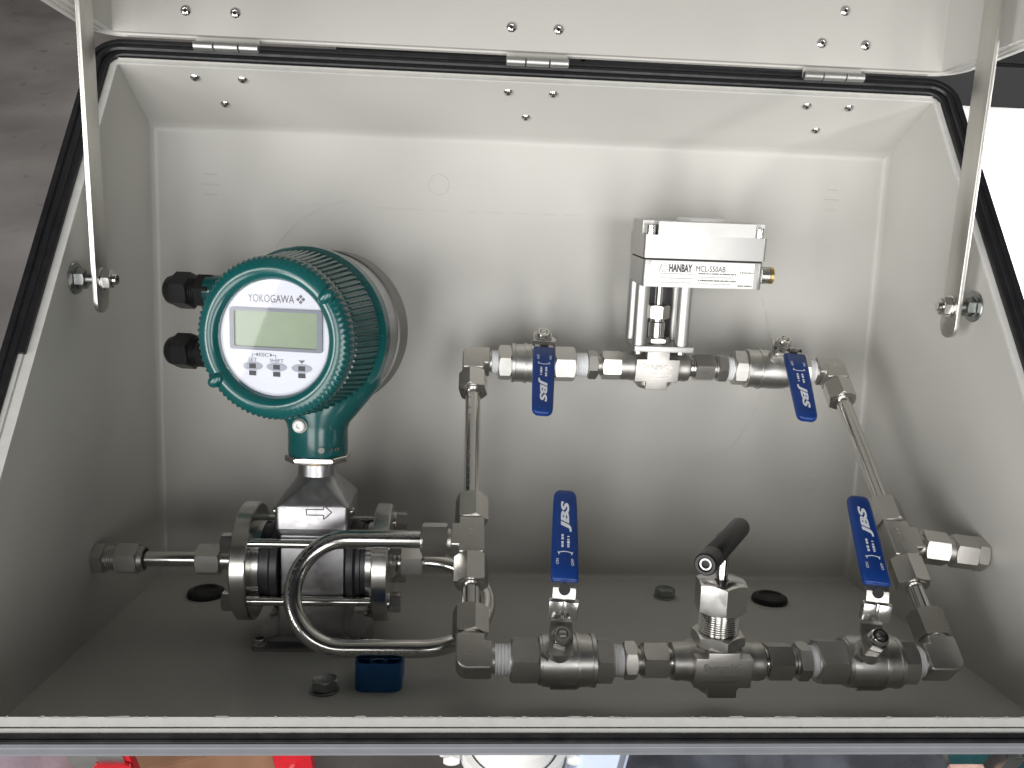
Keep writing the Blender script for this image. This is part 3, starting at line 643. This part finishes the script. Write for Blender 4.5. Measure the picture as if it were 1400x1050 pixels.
# neck screw
b = MB(); mm = T(-9.5, -24, 114) @ along((-.1, -1, .1)); b.lathe([(-2, 0), (-2, 5.4), (1.4, 5.4), (1.8, 5)], mm, 24); b.lathe([(1.5, 4.6), (3.6, 4.4), (4.2, 3.6), (4.2, 1.8), (2.6, 1.6), (2.6, 0)], mm, 24); b.build('neck_screw', M['label'], fm, 30)
b = MB()
for x in (13, 17): b.lathe([(0, 0), (0, 1.5), (.8, 1.0), (.9, 0)], T(x, -19.5 + (x - 13) * .45, 95) @ along((.5, -1, 0)), 12)
b.build('drive_pin', M['chrome'], fm)
b = MB(); b.lathe([(0, 0), (0, 2.6), (.7, 2.4), (.8, 0)], T(6, -21.9, 95) @ along((.2, -1, 0)), 14); b.build('grub_screw', M['greyhousing'], fm)
# cable glands
for z in (28, -21.5):
    mm = HF @ T(-6.5, z, -74) @ along((-1, 0, 0))
    b = MB(); b.hex(25, 78, 91.5, mm, R(10), cham1=False); b.lathe(thread(91, 99, 11.6, 1.6, .8), mm, 28)
    b.hex(26.5, 98, 113, mm, R(20), cham0=True); b.lathe([(112, 12.6), (115, 12.4), (119, 11.2), (121.2, 8.8), (121.6, 7), (119, 6.4), (112, 6.4)], mm, 36)
    b.lathe([(117, 0), (117, 6.4)], mm, 24); b.build('cable_gland', M['blackplastic'], fm, 30)

# ------------------------------------------------------------------ inlet tube, coil, wall fittings
t = thing('steel_tube', 'straight steel tube between left wall fitting and flow meter', 'tube', Matrix.Translation(PM), 'straight steel tubes')
b = MB(); b.cyl(-136, -80, 6.0, AX, 32, .2); b.build('tube_wall', M['tube'], t)
def bulkhead(lab, m, L0, sc=1.):                            # local Z points away from the wall
    t = thing('wall_fitting', lab, 'pipe fitting', m, 'fittings through the cabinet walls')
    b = MB(); b.hex(22.5, 0, 8.5, I4, R(12)); b.lathe(thread(8, L0 + 2, 9.2, 1.4, .6), I4, 28); b.build('bulkhead_body', M['forged'], t, 30)
    b = MB(); nutb(b, L0, L0 + 17, I4, R(4), 1, 22.2); b.lathe([(L0 + 16, 10.0), (L0 + 20.5, 10.0), (L0 + 21, 8.6)], I4, 28); b.build('nut', M['forged'], t, 30)
    return t
bulkhead('dark steel wall fitting on left cabinet wall at the inlet', Matrix.Translation((-.3398, PM.y, PM.z)) @ AX, 17)
# tube coil
bq = 91.5; yA, zA = -271.6 + UY * bq, 46.6 + UZ * bq; yB, zB = -236., 37.; yC, zC = PM.y * 1000, PM.z * 1000
def ubend(p, q, cx, sgn, n=26):                             # half circle in x and the p->q direction
    (y0, z0), (y1, z1) = p, q; c0 = Vector((cx, (y0 + y1) / 2, (z0 + z1) / 2)); v = Vector((0, y0, z0)) - Vector((0, c0.y, c0.z)); r = v.length
    return [c0 + v * math.cos(math.pi * i / n) + Vector((sgn * r, 0, 0)) * math.sin(math.pi * i / n) for i in range(n + 1)]
path = [Vector((XL - 20, yA, zA))] + ubend((yA, zA), (yB, zB), -134.5, -1) + ubend((yB, zB), (yC, zC), -82, 1) + [Vector((PM.x * 1000 + 74, yC, zC))]
t = thing('coiled_tube', 'bent steel tube looping in a U past the flow meter outlet', 'tube')
b = MB(); b.tube(path, TR_, 28); b.build('tube_wall', M['tube'], t, 50)
# printing that follows the tube
acc = [0]
for p, q in zip(path, path[1:]): acc.append(acc[-1] + (q - p).length)
def on_path(l, a, r=TR_ * 1.006):
    i = max(0, min(len(path) - 2, next((k_ for k_ in range(len(acc) - 1) if acc[k_ + 1] >= l), len(path) - 2)))
    f = (l - acc[i]) / (acc[i + 1] - acc[i]); p = path[i].lerp(path[i + 1], f); d = (path[min(i + 2, len(path) - 1)] - path[max(i - 1, 0)]).normalized()
    fwd = Vector((0, -.93, .37)); fwd = (fwd - d * fwd.dot(d)).normalized(); sd = d.cross(fwd); return p + (fwd * math.cos(a) + sd * math.sin(a)) * r
b = MB()
for s__, l0, l1 in (('TP 316/316L  HP', 10, 62), ('ASTM A213 EAW A269 AVG', 74, 172), ('0.500 X 0.049 SMLS', 190, 240)):
    text(b, s__, 0, 0, l1 - l0, 2.4, warp=lambda x, y, l0=l0, l1=l1: on_path((l0 + l1) / 2 + x, (y) / TR_ + .35))
b.build('print', M['greyink'], t)
# branch to the right wall
tee = LP(XR, 94.0); ax = Vector((math.cos(R(8)), -math.sin(R(8)), 0)); axb = (tee.to_3x3() @ ax); o0 = tee.translation
t = thing('steel_tube', 'stubby steel tube between right leg tee and right wall fitting', 'tube', Matrix.Translation(o0) @ along(axb), 'straight steel tubes')
b = MB(); b.cyl(20, 50, TR_, I4, 32, .2); b.build('tube_wall', M['tube'], t)
dist = (.3398 - o0.x) / axb.x
bulkhead('steel wall fitting on right cabinet wall beside the slanting leg', Matrix.Translation(o0 + axb * (dist)) @ along(-axb), 7.5)

# ------------------------------------------------------------------ forged cross-bodied valves
def cross_body(b, wtop=9.8, hi=17):
    for sg in (-1, 1): b.lathe([(10, 0), (10, 13.2), (19, 13.2), (20.5, 13), (24, 12.4), (27, 12.8), (30.6, 12.2), (31, 11), (31, 0)], along((sg, 0, 0)), 40)
    fr = frame((0, 0, 0), (1, 0, 0), (0, 0, 1), (0, -1, 0))
    b.prism([(-9.5, -17.5), (9.5, -17.5), (9.5, -10.5), (18.6, -10.5), (19.4, 9.6), (wtop, 9.6), (wtop, hi), (-wtop, hi), (-wtop, 9.6), (-18.6, 9.6), (-19.4, -10.5), (-9.5, -10.5)], -13, 17.2, .7, fr)
    b.lathe([(-18.4, 0), (-18.4, 13), (-14.5, 16.6), (-4, 16.6), (0, 10)], I4, 40)
    for sg in (-1, 1): b.box(sg * 7.5 - 1, sg * 7.5 + 1, -12, 12, 8, hi - .2, .4)
def cast_mark(t):
    b = MB(); fr = frame((0, -17.2, 0), (1, 0, 0), (0, 0, 1), (0, -1, 0))
    text(b, 'Swagelok', 0, 3.0, 27, 6.2, fr, bold=.012, extrude=.8)
    pts = [(-13.5, -2.6), (12.5, -3.6), (8.2, -6.6), (-13.5, -6.2)]
    for p, q in zip(pts, pts[1:] + pts[:1]):
        d = Vector((q[0] - p[0], q[1] - p[1], 0)); n_ = Vector((-d.y, d.x, 0)).normalized() * .3; pa = Vector((*p, 0)); pb = Vector((*q, 0))
        b.add([pa - n_, pb - n_, pb + n_, pa + n_] + [v + Vector((0, 0, .45)) for v in (pa - n_, pb - n_, pb + n_, pa + n_)], [(4, 5, 6, 7), (0, 1, 5, 4), (1, 2, 6, 5), (2, 3, 7, 6), (3, 0, 4, 7)], fr)
    b.build('cast_lettering', M['forged'], t)
# actuator valve: axis leans a little towards the viewer
ln = R(5)
AV = frame((.1135, -.060, .2201), (1, 0, 0), (0, math.cos(ln), math.sin(ln)), (0, -math.sin(ln), math.cos(ln)))
av = thing('actuator_valve', 'steel valve carrying a square aluminium electric actuator on posts', 'control valve', AV)
b = MB(); cross_body(b); vb = b.build('valve_body', M['forged'], av, 30); cast_mark(vb)
b = MB(); b.prism(rrect(-23, 30, -22, 22, 2, 3), 17, 22, .6); b.build('bracket_plate', M['alu'], av, 30)
for x in (-18, 19):
    for y in (-16, 16):
        b = MB(); b.cyl(22, 75, 5.9, T(x, y, 0), 28, .5); o = b.build('post', M['alu'], av, 30)
        b = MB(); b.lathe([(17, 3.4), (14.6, 3.4), (13.6, 2.4), (13.6, 0)], T(x, y, 0), 16); b.build('post_screw', M['chrome'], o)
b = MB(); b.hex(22, 22, 27, I4, R(30)); b.build('bonnet_nut', M['machined'], av, 30)
b = MB(); b.lathe([(27, 0), (27, 7.2), (40, 7.2), (41, 6.2), (44, 6.2), (44, 0)], I4, 32); b.build('bonnet', M['chrome'], av, 30)
b = MB(); b.hex(18.5, 43.5, 55.5, I4, R(12)); b.build('packing_nut', M['machined'], av, 30)
b = MB(); b.box(-12, 16, 12, 22, 22, 74, 1); b.build('rear_post', M['darkmetal'], av, 30)
b = MB(); b.cyl(55, 76, 3.4, I4, 20); b.build('stem', M['chrome'], av, 30)
b = MB(); b.prism(rrect(-22, 80, -30, 30, 5, 6), 74, 96.6, .7); hs_ = b.build('actuator_housing', M['alu'], av, 30)
b = MB(); b.prism([(-20, -29), (-20, 29), (78, 29), (78, -29)], 96.9, 97.9, 0); b.build('cover_gap_shade', M['dark'], av)  # black slab painting the shade of the gap below the cover
b = MB(); nx = 11                                             # cover with notched corners for its screws
X0, X1, Y0 = -22.6, 81, 30.6
pl_ = [(X0 + nx, -Y0), (X1 - nx, -Y0), (X1 - nx, -Y0 + nx), (X1, -Y0 + nx), (X1, Y0 - nx), (X1 - nx, Y0 - nx), (X1 - nx, Y0), (X0 + nx, Y0), (X0 + nx, Y0 - nx), (X0, Y0 - nx), (X0, -Y0 + nx), (X0 + nx, -Y0 + nx)]
b.prism(pl_, 117, 128, 0); b.prism(rrect(X0, X1, -Y0, Y0, 4, 6), 98, 117, 0); cv = b.build('actuator_cover', M['alu'], av, 30)
for x in (-22 + 5.5, 80 - 5.5):
    for y in (-25, 25):
        b = MB(); b.lathe([(117, 4.2), (124.5, 4.2), (125.3, 3.6), (125.3, 2), (122, 1.8), (122, 0)], T(x, y, 0), 20); b.build('cover_screw', M['chrome'], cv, 30)
b = MB(); b.lathe([(127.5, 21), (130, 21), (131, 20), (131, 0)], T(33, 4, 0), 48); b.build('cover_dial', M['label'], cv, 30)
b = MB(); b.add([(-15.5, 0, 75), (72, 0, 75), (72, 0, 96), (-15.5, 0, 96)], [(0, 1, 2, 3)], T(0, -30.25, 0)); lb = b.build('name_label', M['label'], hs_)
lf = frame((0, -30.4, 0), (1, 0, 0), (0, 0, 1), (0, -1, 0))
b = MB(); text(b, 'HANBAY', 9.5, 90.3, 19.5, 6.6, lf, bold=.035); text(b, 'MCL-S50AB', 35.0, 90.3, 25.0, 4.7, lf, bold=0.)
greek(b, 25, 57, 86.3, 1.1, lf); greek(b, 25, 58, 80.6, 1.2, lf); greek(b, 60, 72 - .5, 88.0, 1.0, lf); greek(b, 59, 71, 77.0, 1.1, lf)
b.build('lettering', M['ink'], lb)
b = MB(); text(b, '12-24 VDC', 56.5, 91.8, 9.5, 1.3, lf); greek(b, 25, 55, 83.4, .8, lf); greek(b, 25, 54, 77.8, .8, lf)
for y in (85.5, 81.8, 78.2): greek(b, -7, 20, y, .75, lf)
for a0, a1, r0 in ((0, 360, 3.4), (20, 300, 1.9)):
    for i in range(24):
        p0 = R(a0 + (a1 - a0) * i / 24); p1 = R(a0 + (a1 - a0) * (i + 1) / 24)
        b.add([(-3.6 + (r0 + k_) * math.cos(p), 90.4 + (r0 + k_) * .9 * math.sin(p), 0) for p, k_ in ((p0, 0), (p1, 0), (p1, .35), (p0, .35))], [(0, 1, 2, 3)], lf)
b.add([(-9, 87, 0), (-8.4, 87, 0), (-6.4, 93.5, 0), (-7, 93.5, 0)], [(0, 1, 2, 3)], lf); b.add([(-9, 87.0, 0), (-4, 87.0, 0), (-4, 87.4, 0), (-9, 87.4, 0)], [(0, 1, 2, 3)], lf)
b.build('pale_lettering', M['paleink'], lb)
b = MB(); mm = T(80, -12, 85) @ AX; b.hex(17, -1, 3.5, mm); b.lathe([(3, 6.8)] + thread(3, 11, 7.2, 1.2, .5)[1:-1] + [(11, 0)], mm, 28); cn = b.build('cable_socket', M['chrome'], av, 30)
b = MB(); b.lathe([(11, 5), (11, 7.2), (14, 7.2), (14, 6), (12, 5.6), (12, 0)], mm, 28); b.build('socket_rim', M['brass'], cn, 30)

# needle valve with black bar handle
NV = frame((.1183, -.2716, .0466), (1, 0, 0), (0, 1, 0), (0, 0, 1))
nv = thing('needle_valve', 'steel needle valve on the lower pipe with black bar handle', 'needle valve', NV)
b = MB(); cross_body(b, 10.5, 13.5); vb = b.build('valve_body', M['forged'], nv, 30); cast_mark(vb)
b = MB(); b.hex(31, 13, 21.5, I4, R(4)); b.build('lock_nut', M['machined'], nv, 30)
b = MB(); b.lathe(thread(20, 38, 13.2, 1.5, .5), I4, 40); b.build('bonnet_thread', M['chrome'], nv, 25)
b = MB(); b.hex(30.5, 36.5, 57, I4, R(-4), hole=4.6); b.build('panel_nut', M['chrome'], nv, 30)
b = MB(); b.cyl(48, 79, 3.9, I4, 24); b.build('stem', M['chrome'], nv, 30)
hdx = Vector((.049, .080, 0)).normalized(); hm = T(0, 0, 81.5) @ along(hdx)
b = MB(); b.lathe([(-45.5, 4.2), (-46.5, 4.6), (-46.5, 6.3), (-45.5, 7.1), (-30, 7.1), (-29.7, 6.9), (-29.4, 7.1), (42, 7.1), (45, 6.4), (46.5, 4.8), (46.5, 0)], hm, 36); hb = b.build('bar_handle', M['black'], nv, 35)
b = MB(); b.lathe([(-45.0, 3.9), (-45.5, 3.7), (-45.5, 2.7), (-43, 2.5)], hm, 24); b.build('end_bush', M['forged'], hb); b = MB(); b.lathe([(-43.5, 2.8), (-43.5, 0)], hm, 20); b.build('end_bore_shade', M['dark'], hb)  # black disc paints the shade down the bore
b = MB(); b.box(-5, 5, -2.0, 2.0, 6.75, 7.3, .2, hm @ Matrix.Rotation(R(-150), 4, 'Z') @ frame((0, 0, 4), (0, 0, 1), (0, 1, 0), (-1, 0, 0))); b.build('set_screw_slot', M['greyhousing'], hb)

# ------------------------------------------------------------------ things on the cabinet floor
def fz(y): return -.0401 * y
FLR = lambda x, y: frame((x, y, fz(y)), (1, 0, 0), (0, .9992, -.0401), (0, .0401, .9992))
for x, y, lab, rot in ((-.1462, -.243, 'hex bolt head with washer on the floor left of the blue clip', .2), (.1386, -.052, 'bluish hex bolt head near back wall behind black bar handle', .5)):
    t = thing('hex_bolt', lab, 'bolt', FLR(x, y), 'bolt heads on the cabinet floor')
    b = MB(); b.cyl(.2, 1.6, 10.2, I4, 28, .3); b.build('washer', M['zinc'], t); b = MB(); b.hex(16.5, 1.6, 8.6, I4, rot); b.build('head', M['zinc'], t, 30)
for x, y, lab in ((-.2805, -.060, 'black rubber plug in the floor below the inlet tube'), (.2357, -.061, 'black rubber plug in the floor right of the bar handle')):
    t = thing('rubber_plug', lab, 'rubber plug', FLR(x, y), 'rubber plugs in the cabinet floor')
    b = MB(); b.lathe([(.2, 0), (.2, 16.2), (2, 16.6), (5, 15.6), (6.5, 13), (6.5, 10.2), (5.2, 9.4), (5.2, 0)], I4, 40); b.build('plug_cap', M['rubber'], t, 40)
t = thing('plastic_clip', 'blue plastic clip block with open cells standing under the coiled tube', 'plastic clip', FLR(-.1095, -.2265))
b = MB(); H_ = 20.; o_r = rrect(-16.3, 16.3, -20, 20, 7, 5); i_r = rrect(-14.8, 14.8, -18.5, 18.5, 5.8, 5); k = len(o_r)
b.add([(x, y, .2) for x, y in o_r] + [(x, y, H_) for x, y in o_r] + [(x, y, H_) for x, y in i_r] + [(x, y, 4) for x, y in i_r], [(r_ * k + j, r_ * k + (j + 1) % k, (r_ + 1) * k + (j + 1) % k, (r_ + 1) * k + j) for r_ in range(3) for j in range(k)] + [tuple(range(k)), tuple(range(3 * k, 4 * k))])
b.build('clip_wall', M['blueplastic'], t, 30)
b = MB()
for x in (-7, 0, 7): b.box(x - .9, x + .9, -8, 16, 4, H_ - .6, .2)
b.box(-14.2, 14.2, -8.6, -7.2, 4, H_ - .4, .2); b.lathe([(4, 5), (H_ - .4, 5), (H_ - .4, 3.6), (4, 3.6)], T(0, -13.4, 0), 24); b.box(-6.2, -4.8, -16, -8, 4, H_ - .5, .2); b.box(4.8, 6.2, -16, -8, 4, H_ - .5, .2)
b.build('cell_wall', M['blueplastic'], t, 30)

# ------------------------------------------------------------------ the workshop around
def flat(name, mb, m): 
    o = mb.build(name, m); return o
b = MB(); n = 24
b.add([(-12000 + 24000 * i / n, -8000 + 24000 * j / n, 0) for j in range(n + 1) for i in range(n + 1)], [(j * (n + 1) + i, j * (n + 1) + i + 1, (j + 1) * (n + 1) + i + 1, (j + 1) * (n + 1) + i) for j in range(n) for i in range(n)])
g = b.build('ground', M['concrete']); g['kind'] = 'structure'
def wthing(name, lab, cat, loc, rz=0, group=None): return thing(name, lab, cat, Matrix.Translation(loc) @ Matrix.Rotation(R(rz), 4, 'Z'), group, I4)

# black steel cupboard behind the cabinet
t = wthing('steel_cupboard', 'black steel cupboard with plain doors behind the open cabinet', 'cupboard', (.72, 1.30, 0))
b = MB(); b.box(-1060, 1060, 30, 560, 40, 1560, 4); b.build('carcass', M['darksteel'], t)
for i, x in enumerate((-1058, -530, -2, 526)):
    b = MB(); b.box(x + 3, x + 523, 10, 29, 60, 1085, 3); b.build('door', M['darksteel'], t)
    b = MB(); b.box(x + 3, x + 523, 8, 29, 1093, 1545, 3); b.build('door', M['darksteel'], t)
for x in (-1000, 1000):
    b = MB(); b.box(x - 30, x + 30, 60, 500, 0, 40, 1); b.build('foot', M['darksteel'], t)
# white plastic tote at the right
t = wthing('plastic_tote', 'big white plastic tote standing at right of the open cabinet', 'tote', (1.06, .8825, 0))
b = MB(); loft(b, [(0, 400, 60, 40), (20, 415, 68, 40), (1045, 440, 76, 45), (1050, 450, 80, 45), (1072, 452, 81, 45)]); b.build('tote_wall', M['whiteplastic'], t, 40)
b = MB(); loft(b, [(1073, 452, 81, 45), (1078, 458, 84, 45), (1106, 456, 83, 45), (1113, 450, 78, 45), (1116, 430, 64, 40)]); b.build('tote_lid', M['whiteplastic'], t, 40)
# white pedestal that carries the cabinet
t = wthing('pipe_pedestal', 'white round pedestal post with clamp under the cabinet front edge', 'pedestal', (.001, -.113, 0))
b = MB(); b.lathe([(0, 0), (0, 160), (16, 160), (18, 158), (18, 48), (22, 44), (985, 44), (985, 0)], I4, 48); b.build('post', M['whiteplastic'], t, 35)
b = MB(); b.lathe([(0, 46), (.5, 52), (22, 52), (22.5, 46)], T(0, 0, 840), 48); b.lathe([(0, 46), (.5, 52), (26, 52), (26.5, 46)], T(0, 0, 905), 48); b.build('clamp_ring', M['whiteplastic'], t, 35)
for x, z in ((-58, 852), (58, 852), (-60, 918), (60, 918)):
    b = MB(); b.box(x - 12, x + 12, -14, 14, z - 12, z + 12, 3); b.hex(15, 14, 24, T(x, 0, z) @ along((0, -1, 0))); b.build('clamp_lug', M['whiteplastic'], t, 35)
t = wthing('square_post', 'pale blue square post beside the white pedestal', 'post', (.085, -.115, 0))
b = MB(); b.prism(rrect(-24, 24, -24, 24, 5, 4), 0, 985, 1); b.build('post', M['bluewhite'], t, 35); b = MB(); b.box(-28, 28, -28, 28, 0, 30, 2); b.build('foot', M['bluewhite'], t)
b = MB(); b.box(14, 19, -26.5, -23.5, 40, 980, .5); b.build('groove_strip', M['bezel'], t)
# red frame posts under the cabinet
t = wthing('red_post', 'red steel post with a bolt, left of the white pedestal', 'post', (-.236, -.022, 0), 0, 'red steel posts under the cabinet')
b = MB(); b.prism([(-21, -22), (21, -22), (21, -8), (18, -8), (18, -18), (-21, -18)], 0, 945, .6); b.build('post_angle', M['red'], t)
b = MB(); b.hex(13, 0, 7, T(0, -22, 655) @ along((0, -1, 0))); b.lathe(thread(7, 14, 3.8, 1.1, .4), T(0, -22, 655) @ along((0, -1, 0)), 16); b.build('post_bolt', M['zinc'], t, 30)
b = MB(); b.box(-50, 50, -50, 50, 0, 6, 1); b.build('foot_plate', M['red'], t)
t = wthing('red_post', 'red steel post with a round hole in its side plate, leftmost under the cabinet', 'post', (-.413, -.03, 0), 0, 'red steel posts under the cabinet')
b = MB(); b.prism([(-12, -20), (4, -20), (4, -10), (1, -10), (1, -16.5), (-12, -16.5)], 0, 740, .6); b.box(-50, 50, -45, 45, 0, 6, 1); b.build('post_angle', M['red'], t)
ho = arc(-14, 655, 8, 0, 360, 24)[:-1]; oo = rrect(-36, 4, 600, 690, 6, 5)[:24]
b = MB(); k = 24
b.add([(x, -21.5, z) for x, z in oo] + [(x, -21.5, z) for x, z in ho] + [(x, -24.5, z) for x, z in oo] + [(x, -24.5, z) for x, z in ho], [(j, (j + 1) % k, k + (j + 1) % k, k + j) for j in range(k)] + [(2 * k + j, 3 * k + j, 3 * k + (j + 1) % k, 2 * k + (j + 1) % k) for j in range(k)] + [(k + j, k + (j + 1) % k, 3 * k + (j + 1) % k, 3 * k + j) for j in range(k)] + [(j, 2 * k + j, 2 * k + (j + 1) % k, (j + 1) % k) for j in range(k)])
b.build('hole_plate', M['red'], t)
t = wthing('steel_bracket', 'bright galvanised bracket left of the red posts', 'bracket', (-.46, -.03, 0))
b = MB(); b.prism([(-16, -20), (16, -20), (16, 20), (13, 20), (13, -17), (-16, -17)], 0, 730, .6); b.box(-40, 40, -40, 40, 0, 5, 1); b.build('angle', M['alu'], t)
b = MB(); b.box(16.5, 45, -22, -19, 690, 705, .5); b.build('side_arm', M['alu'], t)
# carton, bag, sheet and bits on the floor below
t = wthing('cardboard_carton', 'brown cardboard carton with closed flaps on the floor under the cabinet', 'carton', (-.455, .20, 0), 14)
b = MB(); b.box(-110, 110, -120, 120, 1, 4, 0)
for q in ((-110, -107, -120, 120), (107, 110, -120, 120), (-107, 107, -120, -117), (-107, 107, 117, 120)): b.box(q[0], q[1], q[2], q[3], 4, 440, 0)
b.build('carton_wall', M['card'], t)
for y0, y1, z in ((-120, -3, 441), (3, 120, 442)):
    b = MB(); b.box(-110, 110, y0, y1, z, z + 3, .3); b.build('carton_flap', M['card'], t)
b = MB(); b.box(-105, 105, -117, 117, 432, 435, 0); b.build('carton_flap', M['card'], t)
t = wthing('plastic_bag', 'pinkish clear plastic bag stuffed full at far left under the cabinet', 'bag', (-.80, .22, 0))
b = MB(); bm = bmesh.new(); bmesh.ops.create_icosphere(bm, subdivisions=4, radius=1)
for v in bm.verts:
    p = v.co; q = Vector((math.copysign(abs(p.x) ** .6, p.x) * 160, math.copysign(abs(p.y) ** .6, p.y) * 190, math.copysign(abs(p.z) ** .6, p.z) * 160 + 160))
    q += p * (6 * math.sin(q.x * .07 + q.z * .05) + 5 * math.sin(q.y * .09 - q.x * .04) + 3 * math.sin(q.z * .16)); v.co = Vector((q.x, q.y, max(0, q.z)))
b.bm_add(bm); b.build('bag_film', M['lilac'], t, 60)
t = wthing('floor_sheet', 'crumpled blue grey sheet lying on the floor under the cabinet', 'sheet', (.62, .34, 0))
b = MB(); n = 40; vs = []
for j in range(n + 1):
    for i in range(n + 1):
        x, y = -330 + 660 * i / n, -260 + 520 * j / n; vs.append((x + 8 * math.sin(y * .03), y + 10 * math.sin(x * .021), 14 + 4 * math.sin(x * .05 + y * .03) + 3.5 * math.sin(y * .07 - x * .02) + 2 * math.sin(x * .13)))
b.add(vs, [(j * (n + 1) + i, j * (n + 1) + i + 1, (j + 1) * (n + 1) + i + 1, (j + 1) * (n + 1) + i) for j in range(n) for i in range(n)])
b.add([(p[0], p[1], p[2] - 2.0) for p in vs], [(j * (n + 1) + i, (j + 1) * (n + 1) + i, (j + 1) * (n + 1) + i + 1, j * (n + 1) + i + 1) for j in range(n) for i in range(n)])
o = b.build('sheet', M['cloth'], t, 60)
t = wthing('primed_bracket', 'pink primed steel bracket with slot at lower right under the cabinet', 'bracket', (.655, .03, 0))
b = MB(); b.prism([(-26, 520), (22, 520), (22, 480), (16, 480), (16, 0), (-2, 0), (-2, 502), (-26, 502)], -3, 3, .5, frame((0, 0, 0), (1, 0, 0), (0, 0, 1), (0, -1, 0))); b.box(-40, 40, -40, 40, 0, 4, .5); b.build('plate', M['copper'], t)
b = MB(); b.box(-3, 12, -5, -2.7, 486, 489, 0, Matrix.Rotation(R(0), 4, 'X')); b.build('slot', M['dark'], t)  # black bar painted as the shade of a slot
t = wthing('grey_upright', 'narrow grey steel upright beside the pink bracket', 'upright', (.70, .03, 0))
b = MB(); b.prism([(-12, -12), (12, -12), (12, 12), (9, 12), (9, -9), (-9, -9), (-9, 12), (-12, 12)], 0, 560, .5); b.box(-30, 30, -30, 30, 0, 4, .5); b.build('channel', M['zinc'], t)
t = wthing('teal_case', 'dark teal case standing at far lower right under the cabinet', 'case', (1.13, .20, 0))
b = MB(); b.box(-180, 180, -120, 120, 10, 330, 12, seg=3); b.build('case_wall', M['teal'], t); b = MB(); b.box(-183, 183, -123, 123, 250, 262, 3); b.build('case_seam', M['teal'], t)
for x in (-140, 140):
    b = MB(); b.cyl(0, 10, 14, T(x, 0, 0), 16); b.build('foot', M['rubber'], t)
